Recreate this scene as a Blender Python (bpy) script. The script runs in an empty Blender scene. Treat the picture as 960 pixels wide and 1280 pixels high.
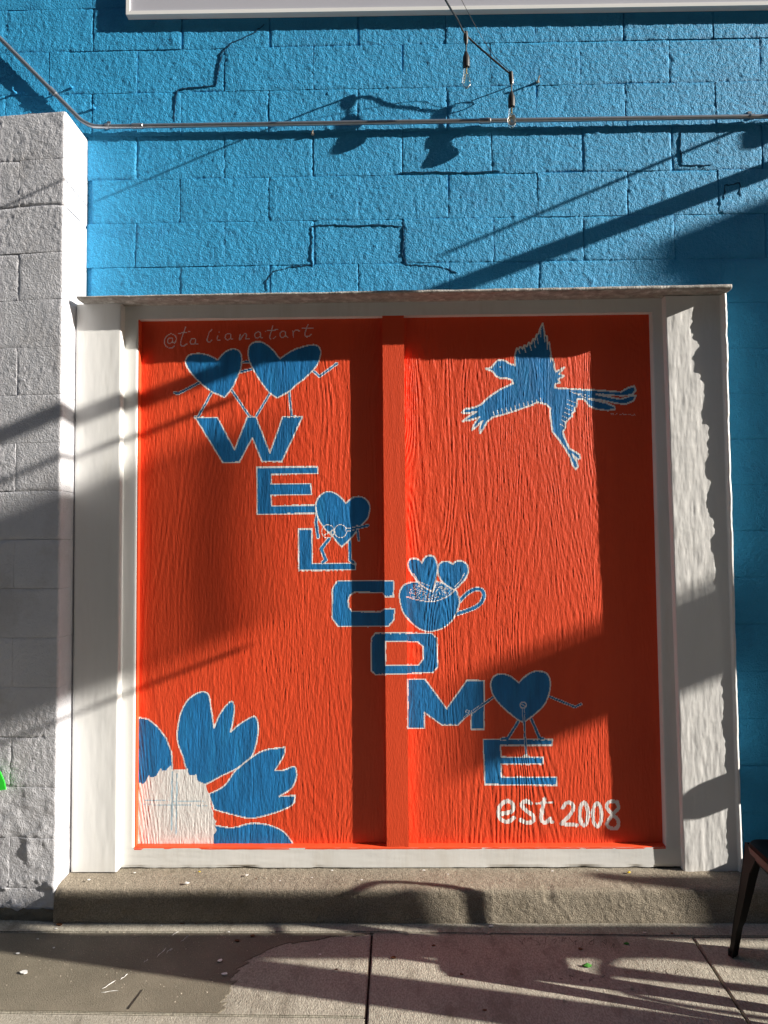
import bpy, bmesh, math, random
import numpy as np
from mathutils import Vector, Matrix
random.seed(4)
RNG = np.random.default_rng(7)
SC = bpy.context.scene
COL = SC.collection

# ------------------------------------------------------------------ camera, light, exposure
F, CX, CY = 940.0, 480.0, 640.0
YAW, PITCH, ROLL, CAMH, CAMD = -0.01727, 0.04959, -0.00867, 1.4786, 3.3
def cam_axes():
    cy, sy, cp, sp = math.cos(YAW), math.sin(YAW), math.cos(PITCH), math.sin(PITCH)
    fw = np.array([sy*cp, cy*cp, sp]); rt = np.array([cy, -sy, 0.0]); up = np.cross(rt, fw)
    c, s = math.cos(ROLL), math.sin(ROLL)
    return c*rt + s*up, -s*rt + c*up, fw
RT, UP, FW = cam_axes()
EYE = np.array([0.0, -CAMD, CAMH])
cd = bpy.data.cameras.new('camera'); cam = bpy.data.objects.new('camera', cd); COL.objects.link(cam)
m = Matrix.Identity(4)
for i in range(3):
    m[i][0], m[i][1], m[i][2], m[i][3] = RT[i], UP[i], -FW[i], EYE[i]
cam.matrix_world = m
cd.sensor_fit = 'VERTICAL'; cd.sensor_height = 36.0; cd.lens = 36.0*F/1280.0
cd.clip_start = 0.05; cd.clip_end = 500
SC.camera = cam
# sun: light travels along (-SA, 1, -SB) per metre towards the wall
SA, SB = 4.3, 4.3*0.39
SUN_EL = math.atan2(SB, math.hypot(SA, 1)); SUN_AZ = math.atan2(SA, -1.0)
w = bpy.data.worlds.new('World'); SC.world = w; w.use_nodes = True
nt = w.node_tree; nt.nodes.clear()
sky = nt.nodes.new('ShaderNodeTexSky'); sky.sky_type = 'NISHITA'; sky.sun_disc = False
sky.sun_elevation = SUN_EL; sky.sun_rotation = SUN_AZ; sky.air_density = 1.0; sky.dust_density = 1.0
bg = nt.nodes.new('ShaderNodeBackground'); bg.inputs['Strength'].default_value = 0.062
wo = nt.nodes.new('ShaderNodeOutputWorld')
nt.links.new(sky.outputs[0], bg.inputs[0]); nt.links.new(bg.outputs[0], wo.inputs[0])
sd = bpy.data.lights.new('sun', 'SUN'); sd.energy = 5.0; sd.angle = math.radians(0.5); sd.color = (1.0, 0.94, 0.84)
so = bpy.data.objects.new('sun', sd); COL.objects.link(so)
so.rotation_euler = Vector((-SA, 1, -SB)).to_track_quat('-Z', 'Y').to_euler(); so.location = (8, -4, 6)
SC.view_settings.view_transform = 'Standard'; SC.view_settings.look = 'None'
SC.view_settings.exposure = 1.03; SC.view_settings.gamma = 1.0

# ------------------------------------------------------------------ pixel <-> place helpers
def ray(u, v): return FW + (u-CX)/F*RT - (v-CY)/F*UP
def onY(u, v, y):
    d = ray(u, v); return EYE + d*((y-EYE[1])/d[1])
def onZ(u, v, z=0.0):
    d = ray(u, v); return EYE + d*((z-EYE[2])/d[2])
def to_px(P):
    d = np.asarray(P, float) - EYE
    z = d @ FW
    return CX + F*(d @ RT)/z, CY - F*(d @ UP)/z
def pq(u, v, y):
    P = onY(u, v, y); return P[0] + SA*y, P[2] + SB*y      # constant along a sun ray
def sun_at(p, q, x):
    y = (p-x)/SA; return y, q - SB*y                        # where that ray passes the plane X = x

# ------------------------------------------------------------------ noise
def _h(ix, iy, s):
    n = (ix.astype(np.int64)*374761393 + iy.astype(np.int64)*668265263 + s*1442695041) & 0xffffffff
    n = ((n ^ (n >> 13))*1274126177) & 0xffffffff
    n = ((n ^ (n >> 16))*2246822519) & 0xffffffff
    return ((n ^ (n >> 15)) & 0xffff)/65535.0
def vn(x, y, s=0):
    ix, iy = np.floor(x), np.floor(y); fx, fy = x-ix, y-iy
    fx = fx*fx*(3-2*fx); fy = fy*fy*(3-2*fy)
    a, b, c, d = _h(ix, iy, s), _h(ix+1, iy, s), _h(ix, iy+1, s), _h(ix+1, iy+1, s)
    return (a+(b-a)*fx)*(1-fy) + (c+(d-c)*fx)*fy - 0.5
def fbm(x, y, s=0, o=4):
    r = 0; a = 1.0
    for k in range(o):
        r = r + a*vn(x*2**k + 17.3*k, y*2**k - 9.1*k, s+k); a *= 0.55
    return r

# ------------------------------------------------------------------ materials
MATS = {}
def mat(name, col, rough=0.6, spec=0.4, var=0.12, vscale=4.0, bump=0.0, bscale=200.0, stretch=(1, 1, 1), metal=0.0,
        stain=None, stain_scale=3.0, stain_amt=0.5, coat=0.0, bump2=0.0, b2scale=30.0, fine=0.0, fine_scale=300):
    mt = bpy.data.materials.new(name); mt.use_nodes = True
    n = mt.node_tree.nodes; l = mt.node_tree.links; b = n['Principled BSDF']
    b.inputs['Roughness'].default_value = rough; b.inputs['Metallic'].default_value = metal
    b.inputs['Specular IOR Level'].default_value = spec; b.inputs['Coat Weight'].default_value = coat
    g = n.new('ShaderNodeNewGeometry')
    mp = n.new('ShaderNodeMapping'); mp.inputs['Scale'].default_value = stretch
    l.new(g.outputs['Position'], mp.inputs[0])
    def noise(sc, det=5, rg=.6):
        t = n.new('ShaderNodeTexNoise'); t.inputs['Scale'].default_value = sc; t.inputs['Detail'].default_value = det
        t.inputs['Roughness'].default_value = rg; l.new(mp.outputs[0], t.inputs[0]); return t
    base = None
    c = np.array(col)
    rgb = n.new('ShaderNodeMix'); rgb.data_type = 'RGBA'
    t = noise(vscale)
    mr = n.new('ShaderNodeMapRange'); mr.inputs[1].default_value = .3; mr.inputs[2].default_value = .7
    l.new(t.outputs[0], mr.inputs[0]); l.new(mr.outputs[0], rgb.inputs[0])
    rgb.inputs[6].default_value = (*(c*(1-var)), 1); rgb.inputs[7].default_value = (*np.minimum(c*(1+var), .95), 1)
    out = rgb.outputs[2]
    if fine:
        t4 = noise(fine_scale, 2); r4 = n.new('ShaderNodeMapRange'); r4.inputs[1].default_value = .3; r4.inputs[2].default_value = .7
        r4.inputs[3].default_value = 1-fine; r4.inputs[4].default_value = 1+fine
        l.new(t4.outputs[0], r4.inputs[0])
        vm = n.new('ShaderNodeVectorMath'); vm.operation = 'SCALE'; l.new(out, vm.inputs[0]); l.new(r4.outputs[0], vm.inputs['Scale']); out = vm.outputs[0]
    if stain is not None:
        t2 = noise(stain_scale, 6, .7)
        m2 = n.new('ShaderNodeMapRange'); m2.inputs[1].default_value = .52; m2.inputs[2].default_value = .68; m2.inputs[4].default_value = stain_amt
        mx = n.new('ShaderNodeMix'); mx.data_type = 'RGBA'
        l.new(t2.outputs[0], m2.inputs[0]); l.new(m2.outputs[0], mx.inputs[0]); l.new(out, mx.inputs[6]); mx.inputs[7].default_value = (*stain, 1)
        out = mx.outputs[2]
    l.new(out, b.inputs['Base Color'])
    prev = None
    for amt, sc in ((bump2, b2scale), (bump, bscale)):
        if amt:
            t3 = noise(sc, 4, .6); bp = n.new('ShaderNodeBump'); bp.inputs['Distance'].default_value = amt; bp.inputs['Strength'].default_value = 1.0
            l.new(t3.outputs[0], bp.inputs['Height'])
            if prev: l.new(prev.outputs[0], bp.inputs['Normal'])
            prev = bp
    if prev: l.new(prev.outputs[0], b.inputs['Normal'])
    MATS[name] = mt; return mt
mat('blue_paint', (0.031, 0.315, 0.595), .55, .35, .07, 5, bump=.0050, bscale=140, bump2=.004, b2scale=60, stain=(.022, .22, .46), stain_scale=7, stain_amt=.5)
mat('pilaster_paint', (0.66, 0.66, 0.70), .6, .35, .05, 6, bump=.0034, bscale=150, bump2=.003, b2scale=55, stain=(.45, .43, .43), stain_scale=4, stain_amt=.5)
mat('frame_white', (0.76, 0.76, 0.745), .45, .4, .04, 5, bump=.0004, bscale=60, stretch=(1, 1, .15), stain=(.60, .57, .51), stain_scale=7, stain_amt=.4)
mat('jamb_white', (0.78, 0.77, 0.755), .4, .45, .04, 5, bump=.0005, bscale=120, stretch=(1, 1, .25))
mat('ledge_wood', (0.36, 0.34, 0.31), .8, .2, .3, 25, bump=.004, bscale=120, stain=(.66, .65, .62), stain_scale=22, stain_amt=.9)
mat('orange_paint', (0.76, 0.074, 0.021), .5, .4, .07, 4, bump=.0014, bscale=300, stretch=(1, 1, .16), stain=(.66, .05, .012), stain_scale=8, stain_amt=.5)
mat('orange_trim', (0.82, 0.085, 0.025), .5, .4, .05, 8, bump=.0004, bscale=120)
mat('mural_blue', (0.012, 0.170, 0.43), .5, .4, .26, 26, bump=.0014, bscale=300, stretch=(1, 1, .16), stain=(.02, .24, .52), stain_scale=20, stain_amt=.5)
mat('mural_white', (0.80, 0.78, 0.76), .55, .35, .06, 20, bump=.0014, bscale=300, stretch=(1, 1, .2))
mat('mural_chalk', (0.80, 0.62, 0.60), .7, .2, .1, 60)
mat('mural_faint', (0.38, 0.55, 0.66), .55, .3, .15, 40)
mat('concrete', (0.375, 0.345, 0.285), .9, .2, .16, 2.5, bump=.004, bscale=230, stain=(.20, .178, .14), stain_scale=7, stain_amt=.8, fine=.3, fine_scale=200, bump2=.004, b2scale=40, stretch=(1, .45, 1))
mat('concrete_patch', (0.185, 0.163, 0.122), .9, .25, .2, 3, bump=.0035, bscale=240, stain=(.24, .21, .16), stain_scale=3, stain_amt=.5, fine=.2, fine_scale=260, bump2=.003, b2scale=7)
mat('concrete_step', (0.29, 0.25, 0.195), .95, .15, .12, 4, bump=.006, bscale=220, stain=(.19, .16, .115), stain_scale=6, stain_amt=.7, fine=.4, fine_scale=220, bump2=.004, b2scale=70)
mat('joint_dirt', (0.05, 0.043, 0.035), 1, .1, .3, 30)
mat('asphalt', (0.055, 0.055, 0.057), .9, .3, .2, 3, bump=.004, bscale=120, fine=.3, fine_scale=150)
mat('galvanised', (0.42, 0.43, 0.45), .38, .5, .1, 30, metal=.85)
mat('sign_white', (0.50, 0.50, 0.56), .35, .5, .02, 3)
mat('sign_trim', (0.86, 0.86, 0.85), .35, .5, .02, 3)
mat('black_cable', (0.022, 0.02, 0.019), .5, .4, .2, 40)
mat('black_metal', (0.004, 0.004, 0.005), .5, .18, .1, 10)
mat('red_reflection', (0.10, 0.010, 0.008), .4, .3, .1, 10)
mat('brass', (0.5, 0.4, 0.2), .35, .5, .1, 10, metal=1)
mat('timber', (0.22, 0.15, 0.09), .8, .3, .2, 8, bump=.001, bscale=80)
mat('dark_stone', (0.10, 0.105, 0.12), .85, .3, .15, 3)
mat('brick_far', (0.22, 0.13, 0.10), .85, .3, .15, 8, bump=.003, bscale=40)
mat('stone_trim', (0.45, 0.42, 0.37), .8, .3, .1, 5)
mat('window_glass', (0.03, 0.04, 0.05), .08, .6, .1, 2)
mat('canvas', (0.10, 0.16, 0.22), .8, .2, .08, 6)
mat('leaf_brown', (0.13, 0.055, 0.025), .8, .2, .3, 50)
mat('leaf_green', (0.06, 0.24, 0.03), .6, .3, .2, 50)
mat('paint_chip', (0.74, 0.73, 0.71), .7, .2, .06, 50)
mat('yellow_chip', (0.75, 0.55, 0.03), .7, .2, .06, 50)
mat('pebble', (0.48, 0.42, 0.34), .9, .2, .2, 60)
mat('green_paint', (0.03, 0.60, 0.04), .5, .3, .1, 20)
gm = bpy.data.materials.new('clear_glass'); gm.use_nodes = True
gb = gm.node_tree.nodes['Principled BSDF']; gb.inputs['Transmission Weight'].default_value = 1; gb.inputs['Roughness'].default_value = .03
gb.inputs['IOR'].default_value = 1.45; MATS['clear_glass'] = gm

# ------------------------------------------------------------------ builders
def thing(name, label, cat, loc=(0, 0, 0), group=None, kind=None):
    o = bpy.data.objects.new(name, None); COL.objects.link(o); o.location = loc; o.empty_display_size = .1
    tag(o, label, cat, group, kind); return o
def tag(o, label=None, cat=None, group=None, kind=None):
    if label: o['label'] = label
    if cat: o['category'] = cat
    if group: o['group'] = group
    if kind: o['kind'] = kind
    return o
def base_of(parent):
    b = np.zeros(3); p = parent
    while p is not None:
        b = b + np.array(p.location); p = p.parent
    return b
def link(name, me, parent=None, mats=(), smooth=False):
    o = bpy.data.objects.new(name, me); COL.objects.link(o)
    if parent is not None: o.parent = parent
    for mm in mats: me.materials.append(MATS[mm])
    if smooth: me.polygons.foreach_set('use_smooth', np.ones(len(me.polygons), bool))
    return o
def fast_mesh(name, V, Q, mi=None):
    """V (n,3), Q (m,4) quads"""
    me = bpy.data.meshes.new(name); nq = len(Q)
    me.vertices.add(len(V)); me.vertices.foreach_set('co', np.asarray(V, np.float32).ravel())
    me.loops.add(nq*4); me.loops.foreach_set('vertex_index', np.asarray(Q, np.int32).ravel())
    me.polygons.add(nq); me.polygons.foreach_set('loop_start', np.arange(0, nq*4, 4, dtype=np.int32))
    if mi is not None: me.polygons.foreach_set('material_index', np.asarray(mi, np.int32))
    me.update(calc_edges=True); me.validate(); return me
def grid_quads(ny, nx):
    i = np.arange((ny-1)*(nx-1)); r, c = i//(nx-1), i % (nx-1); a = r*nx+c
    return np.stack([a, a+1, a+nx+1, a+nx], 1)
def grid_obj(name, P, parent, mats, mask=None, mi=None, smooth=True):
    """P (ny,nx,3) world points; mask per cell"""
    ny, nx = P.shape[:2]; Q = grid_quads(ny, nx); V = P.reshape(-1, 3) - base_of(parent)
    if mask is not None:
        k = mask.ravel(); Q = Q[k]; mi = None if mi is None else mi.ravel()[k]
        used = np.unique(Q); rm = np.zeros(len(V), np.int64); rm[used] = np.arange(len(used)); Q = rm[Q]; V = V[used]
    return link(name, fast_mesh(name, V, Q, mi), parent, mats, smooth)
class MB:
    def __init__(s): s.bm = bmesh.new()
    def box(s, x0, x1, y0, y1, z0, z1, bev=0.0):
        r = bmesh.ops.create_cube(s.bm, size=1.0)
        for v in r['verts']:
            v.co = Vector(((x0+x1)/2+v.co.x*(x1-x0), (y0+y1)/2+v.co.y*(y1-y0), (z0+z1)/2+v.co.z*(z1-z0)))
        if bev:
            es = list({e for v in r['verts'] for e in v.link_edges})
            bmesh.ops.bevel(s.bm, geom=es, offset=bev, segments=2, affect='EDGES', profile=.5)
        return s
    def hull8(s, a, b):
        """two quads (4 pts each) joined to a solid"""
        va = [s.bm.verts.new(p) for p in a]; vb = [s.bm.verts.new(p) for p in b]
        s.bm.faces.new(va[::-1]); s.bm.faces.new(vb)
        for i in range(4): s.bm.faces.new((va[i], va[(i+1) % 4], vb[(i+1) % 4], vb[i]))
        return s
    def tube(s, pts, r, n=10, cap=True):
        pts = [Vector(p) for p in pts]; rings = []
        rr = r if isinstance(r, (list, tuple)) else [r]*len(pts)
        up = Vector((0.03, 0.05, 1)).normalized()
        for i, p in enumerate(pts):
            t = (pts[min(i+1, len(pts)-1)] - pts[max(i-1, 0)]).normalized()
            a = t.cross(up)
            if a.length < .1: a = t.cross(Vector((1, 0.1, 0)))
            a.normalize(); b = t.cross(a)
            rings.append([s.bm.verts.new(p + (a*math.cos(k*2*math.pi/n) + b*math.sin(k*2*math.pi/n))*rr[i]) for k in range(n)])
        for q, q2 in zip(rings, rings[1:]):
            for k in range(n): s.bm.faces.new((q[k], q[(k+1) % n], q2[(k+1) % n], q2[k]))
        if cap: s.bm.faces.new(rings[0][::-1]); s.bm.faces.new(rings[-1])
        return s
    def lathe(s, c, prof, n=20):
        c = Vector(c); rings = []
        for r, z in prof: rings.append([s.bm.verts.new(c + Vector((max(r, 1e-4)*math.cos(k*2*math.pi/n), max(r, 1e-4)*math.sin(k*2*math.pi/n), z))) for k in range(n)])
        for q, q2 in zip(rings, rings[1:]):
            for k in range(n): s.bm.faces.new((q[k], q[(k+1) % n], q2[(k+1) % n], q2[k]))
        s.bm.faces.new(rings[0][::-1]); s.bm.faces.new(rings[-1]); return s
    def build(s, name, mt, parent=None, smooth=False):
        bmesh.ops.recalc_face_normals(s.bm, faces=s.bm.faces[:])
        b = base_of(parent)
        if parent is not None:
            for v in s.bm.verts: v.co -= Vector(b)
        me = bpy.data.meshes.new(name); s.bm.to_mesh(me); s.bm.free()
        o = link(name, me, parent, (mt,) if isinstance(mt, str) else mt, False)
        if smooth:
            for p in me.polygons: p.use_smooth = True
            try: me.set_sharp_from_angle(angle=math.radians(40))
            except Exception: pass
        return o

def smooth(pts, corners=(), n=5, closed=True):
    """Catmull-Rom through pts, sharp at the given indices"""
    N = len(pts); P = [np.array(p, float) for p in pts]; out = []
    rng = range(N if closed else N-1)
    for i in rng:
        p1, p2 = P[i], P[(i+1) % N]
        p0 = P[(i-1) % N] if (closed or i > 0) and i not in corners else 2*p1-p2
        p3 = P[(i+2) % N] if (closed or i+2 < N) and (i+1) % N not in corners else 2*p2-p1
        for t in np.linspace(0, 1, n, endpoint=False):
            out.append(.5*((2*p1)+(p2-p0)*t+(2*p0-5*p1+4*p2-p3)*t*t+(3*p1-p0-3*p2+p3)*t**3))
    if not closed: out.append(P[-1])
    return np.array(out)
# ================================================================== block wall
Y_WALL, Y_PANEL, Y_FRAME, Y_JAMB, Y_PIL, Y_LEDGE = 0.0, -0.030, -0.064, -0.106, -0.226, -0.180
Z_STEP = 0.137
PIL_X = -1.388
wall = thing('block_wall', 'bright blue painted concrete block wall around the white door frame', 'wall', (0, 0.1, 0))
MB().box(PIL_X-1.6, 5.2, 0.012, 0.30, 0.0, 4.85).build('backing', 'blue_paint', wall)
CH, CW = 0.2015, 0.4015
Z0 = 3.157; X0 = onY(560, 250, 0)[0]
def block(x0, x1, z0, z1, parent, seed, ps, rough_amp, lump, edge_d, matn, y0=0.0, step=0.006, tilt=0.0, thick=.011, deep=()):
    """one rough block face with rounded, uneven arrises; edge_d = joint depth on left,right,bottom,top"""
    nx = max(4, int((x1-x0)/step)); nz = max(3, int((z1-z0)/step))
    # extra rows close to the edges
    def axis(a, b, n):
        t = np.linspace(a, b, n+1)
        return np.unique(np.concatenate([t, [a+.0012, a+.003, b-.0012, b-.003]]))
    xs, zs = axis(x0, x1, nx), axis(z0, z1, nz)
    X, Z = np.meshgrid(xs, zs)
    rag = .0035*fbm(X*28, Z*28, seed*3, 3)
    h = rough_amp*(fbm(X*95, Z*95, 11, 2)*1.2 + .8*np.maximum(fbm(X*60, Z*60, 5, 2), 0)) + lump*fbm(X*9, Z*9, 3, 3) + tilt
    # drips and blisters of thick paint
    b = vn(X*24+40, Z*24, 77); h = h + .0022*np.clip(b-.34, 0, .2)*5
    for d, dep in ((X-x0, edge_d[0]), (x1-X, edge_d[1]), (Z-z0, edge_d[2]), (z1-Z, edge_d[3])):
        vary = np.clip(.6+2.0*fbm(X*7+seed, Z*7, 9, 2), .12, 1.4)
        h = h - dep*vary*np.exp(-((d+rag*.4)/.0055)**2)
    P = np.stack([X, y0 - h, Z], -1)
    if y0 < -.2: P[..., 1] += math.tan(math.radians(5.5))*np.maximum(PIL_X-X, 0)
    # skirt
    yb = y0 + (thick if y0 > -.2 else .13)
    ny_, nx_ = X.shape
    big = np.zeros((ny_+2, nx_+2, 3)); big[1:-1, 1:-1] = P
    big[0, 1:-1] = P[0]; big[-1, 1:-1] = P[-1]; big[1:-1, 0] = P[:, 0]; big[1:-1, -1] = P[:, -1]
    big[0, 0], big[0, -1], big[-1, 0], big[-1, -1] = P[0, 0], P[0, -1], P[-1, 0], P[-1, -1]
    for sl in ((0, slice(None)), (-1, slice(None)), (slice(None), 0), (slice(None), -1)): big[sl][..., 1] = yb
    return grid_obj('block', big, parent, (matn,))
HOLE = (-1.37, 1.40, 0, 2.55)
def joint_depth(kind):
    r = random.random()
    if kind == 'bed': return .0010 + .0032*r*r
    return .0008 + .0042*r*r
course = -7
k = -7
while Z0 - CH*k > 0.2:
    zt = Z0 - CH*k; zb = zt - CH
    off = 0.0 if k % 2 == 0 else CW/2
    i = -9
    while True:
        xa = X0 + off + CW*i; xb = xa + CW; i += 1
        if xa > 5.1: break
        if xb < PIL_X-1.5: continue
        # cut by opening and pilaster
        xa2, xb2, zt2, zb2 = xa, xb, zt, max(zb, .02)
        if zt <= 3.36 and xb2 <= PIL_X + .02: continue
        if zb < 3.30 and xa2 < PIL_X + .005: xa2 = PIL_X + .002
        if zb2 < HOLE[3]:
            if zt2 > HOLE[3] + .03:
                if xb2 > HOLE[0] and xa2 < HOLE[1] : zb2 = max(zb2, HOLE[3]-.01)
            else:
                if xa2 < HOLE[1] and xb2 > HOLE[1]: xa2 = HOLE[1]-.02
                elif xb2 <= HOLE[1]: continue
        if xb2-xa2 < .03 or zt2-zb2 < .02: continue
        inview = xa2 < 2.0 and zt2 < 4.15 and xb2 > -2.0
        e = [joint_depth('head'), joint_depth('head'), joint_depth('bed'), joint_depth('bed')]
        u, v = to_px(((xa2+xb2)/2, 0, (zt2+zb2)/2))
        if 420 < u < 480 and 285 < v < 330: e = [.002, .002, .0015, .002]
        if 530 < u < 590 and 290 < v < 330: e[0] = .002
        if 500 < u < 560 and 335 < v < 360: e[3] = .002
        if 300 < u < 400 and 335 < v < 360: e[0] = .002
        if 640 < u < 700 and 170 < v < 215: e[2] = .007
        if 820 < u < 960 and 165 < v < 215: e[0] = .003; e[2] = .003
        if 200 < u < 270 and 120 < v < 160: e[0] = .003; e[3] = .002
        g = .0006
        block(xa2+g, xb2-g, zb2+g, zt2-g, wall, k*31+i, None, .0019, .0018, e, 'blue_paint', 0.0,
              .0055 if inview else .03, random.uniform(-.0012, .0012))
    k += 1

mat('crack_shade_blue', (0.010, 0.055, 0.11), .9, .2, .3, 40)
rc = random.Random(12)
for path in ([(391, 334), (388, 318), (390, 300), (389, 284)], [(389, 283), (415, 281), (440, 282), (470, 281), (504, 283)], [(504, 283), (505, 300), (503, 318), (508, 331), (525, 332), (548, 333), (572, 341)],
             [(334, 364), (332, 352), (342, 340), (362, 334), (388, 332)], [(270, 108), (273, 90), (277, 66), (290, 54), (318, 42), (330, 30)], [(218, 152), (219, 130), (222, 112), (246, 109), (268, 107)],
             [(500, 216), (540, 215), (580, 216), (625, 214)], [(851, 164), (850, 186), (853, 206), (890, 207)], [(905, 250), (906, 232), (924, 229), (925, 246)]):  # last path is a small bracket-shaped shadow, drawn in the crack colour
    c = smooth([onY(u, v, 0)[[0, 2]] for u, v in path], tuple(range(len(path))), 7, False)
    b = MB(); top_, bot_ = [], []
    for i, p in enumerate(c):
        d = c[min(i+1, len(c)-1)]-c[max(i-1, 0)]; n_ = np.array([-d[1], d[0]])/(np.hypot(*d)+1e-9)
        wj = .0002 if i in (0, len(c)-1) else rc.uniform(.0006, .0034); jj = rc.uniform(-.003, .003)
        q = p+n_*jj
        top_.append(b.bm.verts.new((q[0]+n_[0]*wj, -.0030, q[1]+n_[1]*wj))); bot_.append(b.bm.verts.new((q[0]-n_[0]*wj, -.0030, q[1]-n_[1]*wj)))
    for i in range(len(c)-1): b.bm.faces.new((top_[i], top_[i+1], bot_[i+1], bot_[i]))
    r = bmesh.ops.extrude_face_region(b.bm, geom=b.bm.faces[:])
    for v in r['geom']:
        if isinstance(v, bmesh.types.BMVert): v.co.y += .004
    b.build('crack', 'crack_shade_blue', wall)
# ------------------------------------------------------------------ pilaster
pil = thing('wall_pilaster', 'pale grey-white rough block pilaster left of the orange doors', 'pilaster', (PIL_X-.4, -.1, 0))
PZ = onY(40, 553, Y_PIL)[2]; PTOP = 3.351; PTILT = math.tan(math.radians(5.5))
MB().box(PIL_X-.8+.004, PIL_X-.012, Y_PIL+.12, .011, 0.0, PTOP-.006).build('core', 'pilaster_paint', pil)
def pilaster_block(x0, z0, z1, seed, e, wrap):
    st = .006
    L = PIL_X - x0
    r = .012
    # arc-length parameter: front, rounded corner, side
    fr = np.linspace(0, L-r, max(4, int((L-r)/st))) if wrap else np.linspace(0, L, int(L/st))
    pts, nor, rough = [], [], []
    for t in fr: pts.append((x0+t, Y_PIL)); nor.append((0, -1)); rough.append(1.0)
    if wrap:
        for a in np.linspace(0, math.pi/2, 6)[1:]:
            pts.append((PIL_X-r+r*math.sin(a), Y_PIL+r-r*math.cos(a))); nor.append((math.sin(a), -math.cos(a))); rough.append(1-.75*a/(math.pi/2))
        for t in np.linspace(Y_PIL+r, .004, 30)[1:]: pts.append((PIL_X, t)); nor.append((1, 0)); rough.append(.25)
    pts, nor, rough = np.array(pts), np.array(nor), np.array(rough)
    s = np.concatenate([[0], np.cumsum(np.hypot(*np.diff(pts, axis=0).T))])
    zs = np.unique(np.concatenate([np.linspace(z0, z1, int((z1-z0)/st)), [z0+.0012, z0+.003, z1-.0012, z1-.003]]))
    S, Z = np.meshgrid(s+x0, zs); R = np.broadcast_to(rough, S.shape)
    low = np.clip((.62-Z)/.5, 0, 1)          # peeling, lumpy render near the ground
    patch = np.clip(.55 + 2.2*fbm(S*3.2+2, Z*3.2, 21, 2), .12, 1.3)
    h = .0016*patch*fbm(S*95, Z*95, 31, 2) + .0018*fbm(S*8, Z*8, 33, 3) + low*.012*np.maximum(fbm(S*16, Z*22, 35, 4), -.1)
    h = h*R
    for d, dep in ((S-S[0, 0], e[0]), (Z-z0, e[2]), (z1-Z, e[3])):
        h = h - dep*np.clip(.5+1.8*fbm(S*6+seed, Z*6, 9, 2), .05, 1.3)*np.exp(-(d/.006)**2)*np.where(R < .5, .5, 1)
    P = np.stack([pts[:, 0][None]+nor[:, 0][None]*h, pts[:, 1][None]+nor[:, 1][None]*h, Z], -1)
    P[..., 1] += PTILT*np.maximum(PIL_X-P[..., 0], 0)
    ny, nx = S.shape
    big = np.zeros((ny+2, nx, 3)); big[1:-1] = P; big[0] = P[0]; big[-1] = P[-1]
    for row in (0, -1): big[row, :, 0] -= nor[:, 0]*.011; big[row, :, 1] -= nor[:, 1]*.011
    return grid_obj('block', big, pil, ('pilaster_paint',))
zt = PZ
rows = []
z = PZ
while z < PTOP: z += CH
rows_top = z
zc = rows_top; n = 0
while zc > 0.03:
    z1, z0_ = min(zc, PTOP), max(zc-CH, 0.03)
    if z1 - z0_ > .02:
        dp = [random.uniform(.0006, .003), .001, random.uniform(.0006, .0022), random.uniform(.0006, .0022)]
        yy = to_px((PIL_X-.1, Y_PIL, z0_))[1]; yt = to_px((PIL_X-.1, Y_PIL, z1))[1]
        if abs(yy-252) < 30: dp[2] = .012
        if abs(yt-252) < 30: dp[3] = .012
        if n % 2 == 0:
            pilaster_block(PIL_X-.2, z0_+.0006, z1-.0006, n, dp, True); pilaster_block_x = PIL_X-.2
            block(PIL_X-.8, PIL_X-.6-.001, z0_+.0006, z1-.0006, pil, n+99, None, .0013, .0018, dp, 'pilaster_paint', Y_PIL, .012)
            block(PIL_X-.6, PIL_X-.2-.001, z0_+.0006, z1-.0006, pil, n+77, None, .0013, .0018, dp, 'pilaster_paint', Y_PIL, .0065)
        else:
            pilaster_block(PIL_X-.4, z0_+.0006, z1-.0006, n, dp, True)
            block(PIL_X-.8, PIL_X-.4-.001, z0_+.0006, z1-.0006, pil, n+77, None, .0013, .0018, dp, 'pilaster_paint', Y_PIL, .012)
    zc -= CH; n += 1
X, Yg = np.meshgrid(np.linspace(PIL_X-.8, PIL_X-.004, 90), np.linspace(Y_PIL+.004, .01, 26))
Yg = Yg + PTILT*(PIL_X-X)*(0.01-Yg)/.236
grid_obj('cap', np.stack([X, Yg, PTOP-.004+.006*fbm(X*20, Yg*20, 3)], -1), pil, ('pilaster_paint',))

# ================================================================== door: panels, mullion, mural
def zp(ox, oy, s, pts): return [(ox+a/s, oy+b/s) for a, b in pts]
def ell(cx, cy, rx, ry, a0=0, a1=360, n=28): return [(cx+rx*math.cos(math.radians(a0+(a1-a0)*k/n)), cy+ry*math.sin(math.radians(a0+(a1-a0)*k/n))) for k in range(n+1)]
MOT = []   # (name, label, [prims]);  prim: ('poly',pts,w) ('line',pts,r,w) ('ink',pts,r,colour) ('fill',pts,colour)
def motif(name, label, prims): MOT.append((name, label, prims))
W_ = 0.8
A4 = lambda p: zp(190, 390, 4, p)
h1 = smooth(A4([(330,240),(350,214),(378,193),(410,185),(436,196),(447,224),(447,262),(438,300),(418,345),(398,385),(362,428),(332,412),(298,398),(240,352),(196,306),(171,266),(168,240),(180,220),(205,210),(240,208),(282,216)]), (0, 10))
h2 = smooth(A4([(640,234),(680,205),(730,181),(790,165),(826,168),(842,188),(842,222),(826,265),(800,296),(760,335),(720,366),(680,400),(625,430),(590,405),(556,365),(520,310),(495,265),(482,225),(482,186),(495,160),(525,148),(560,156),(600,186)]), (0, 12))
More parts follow.
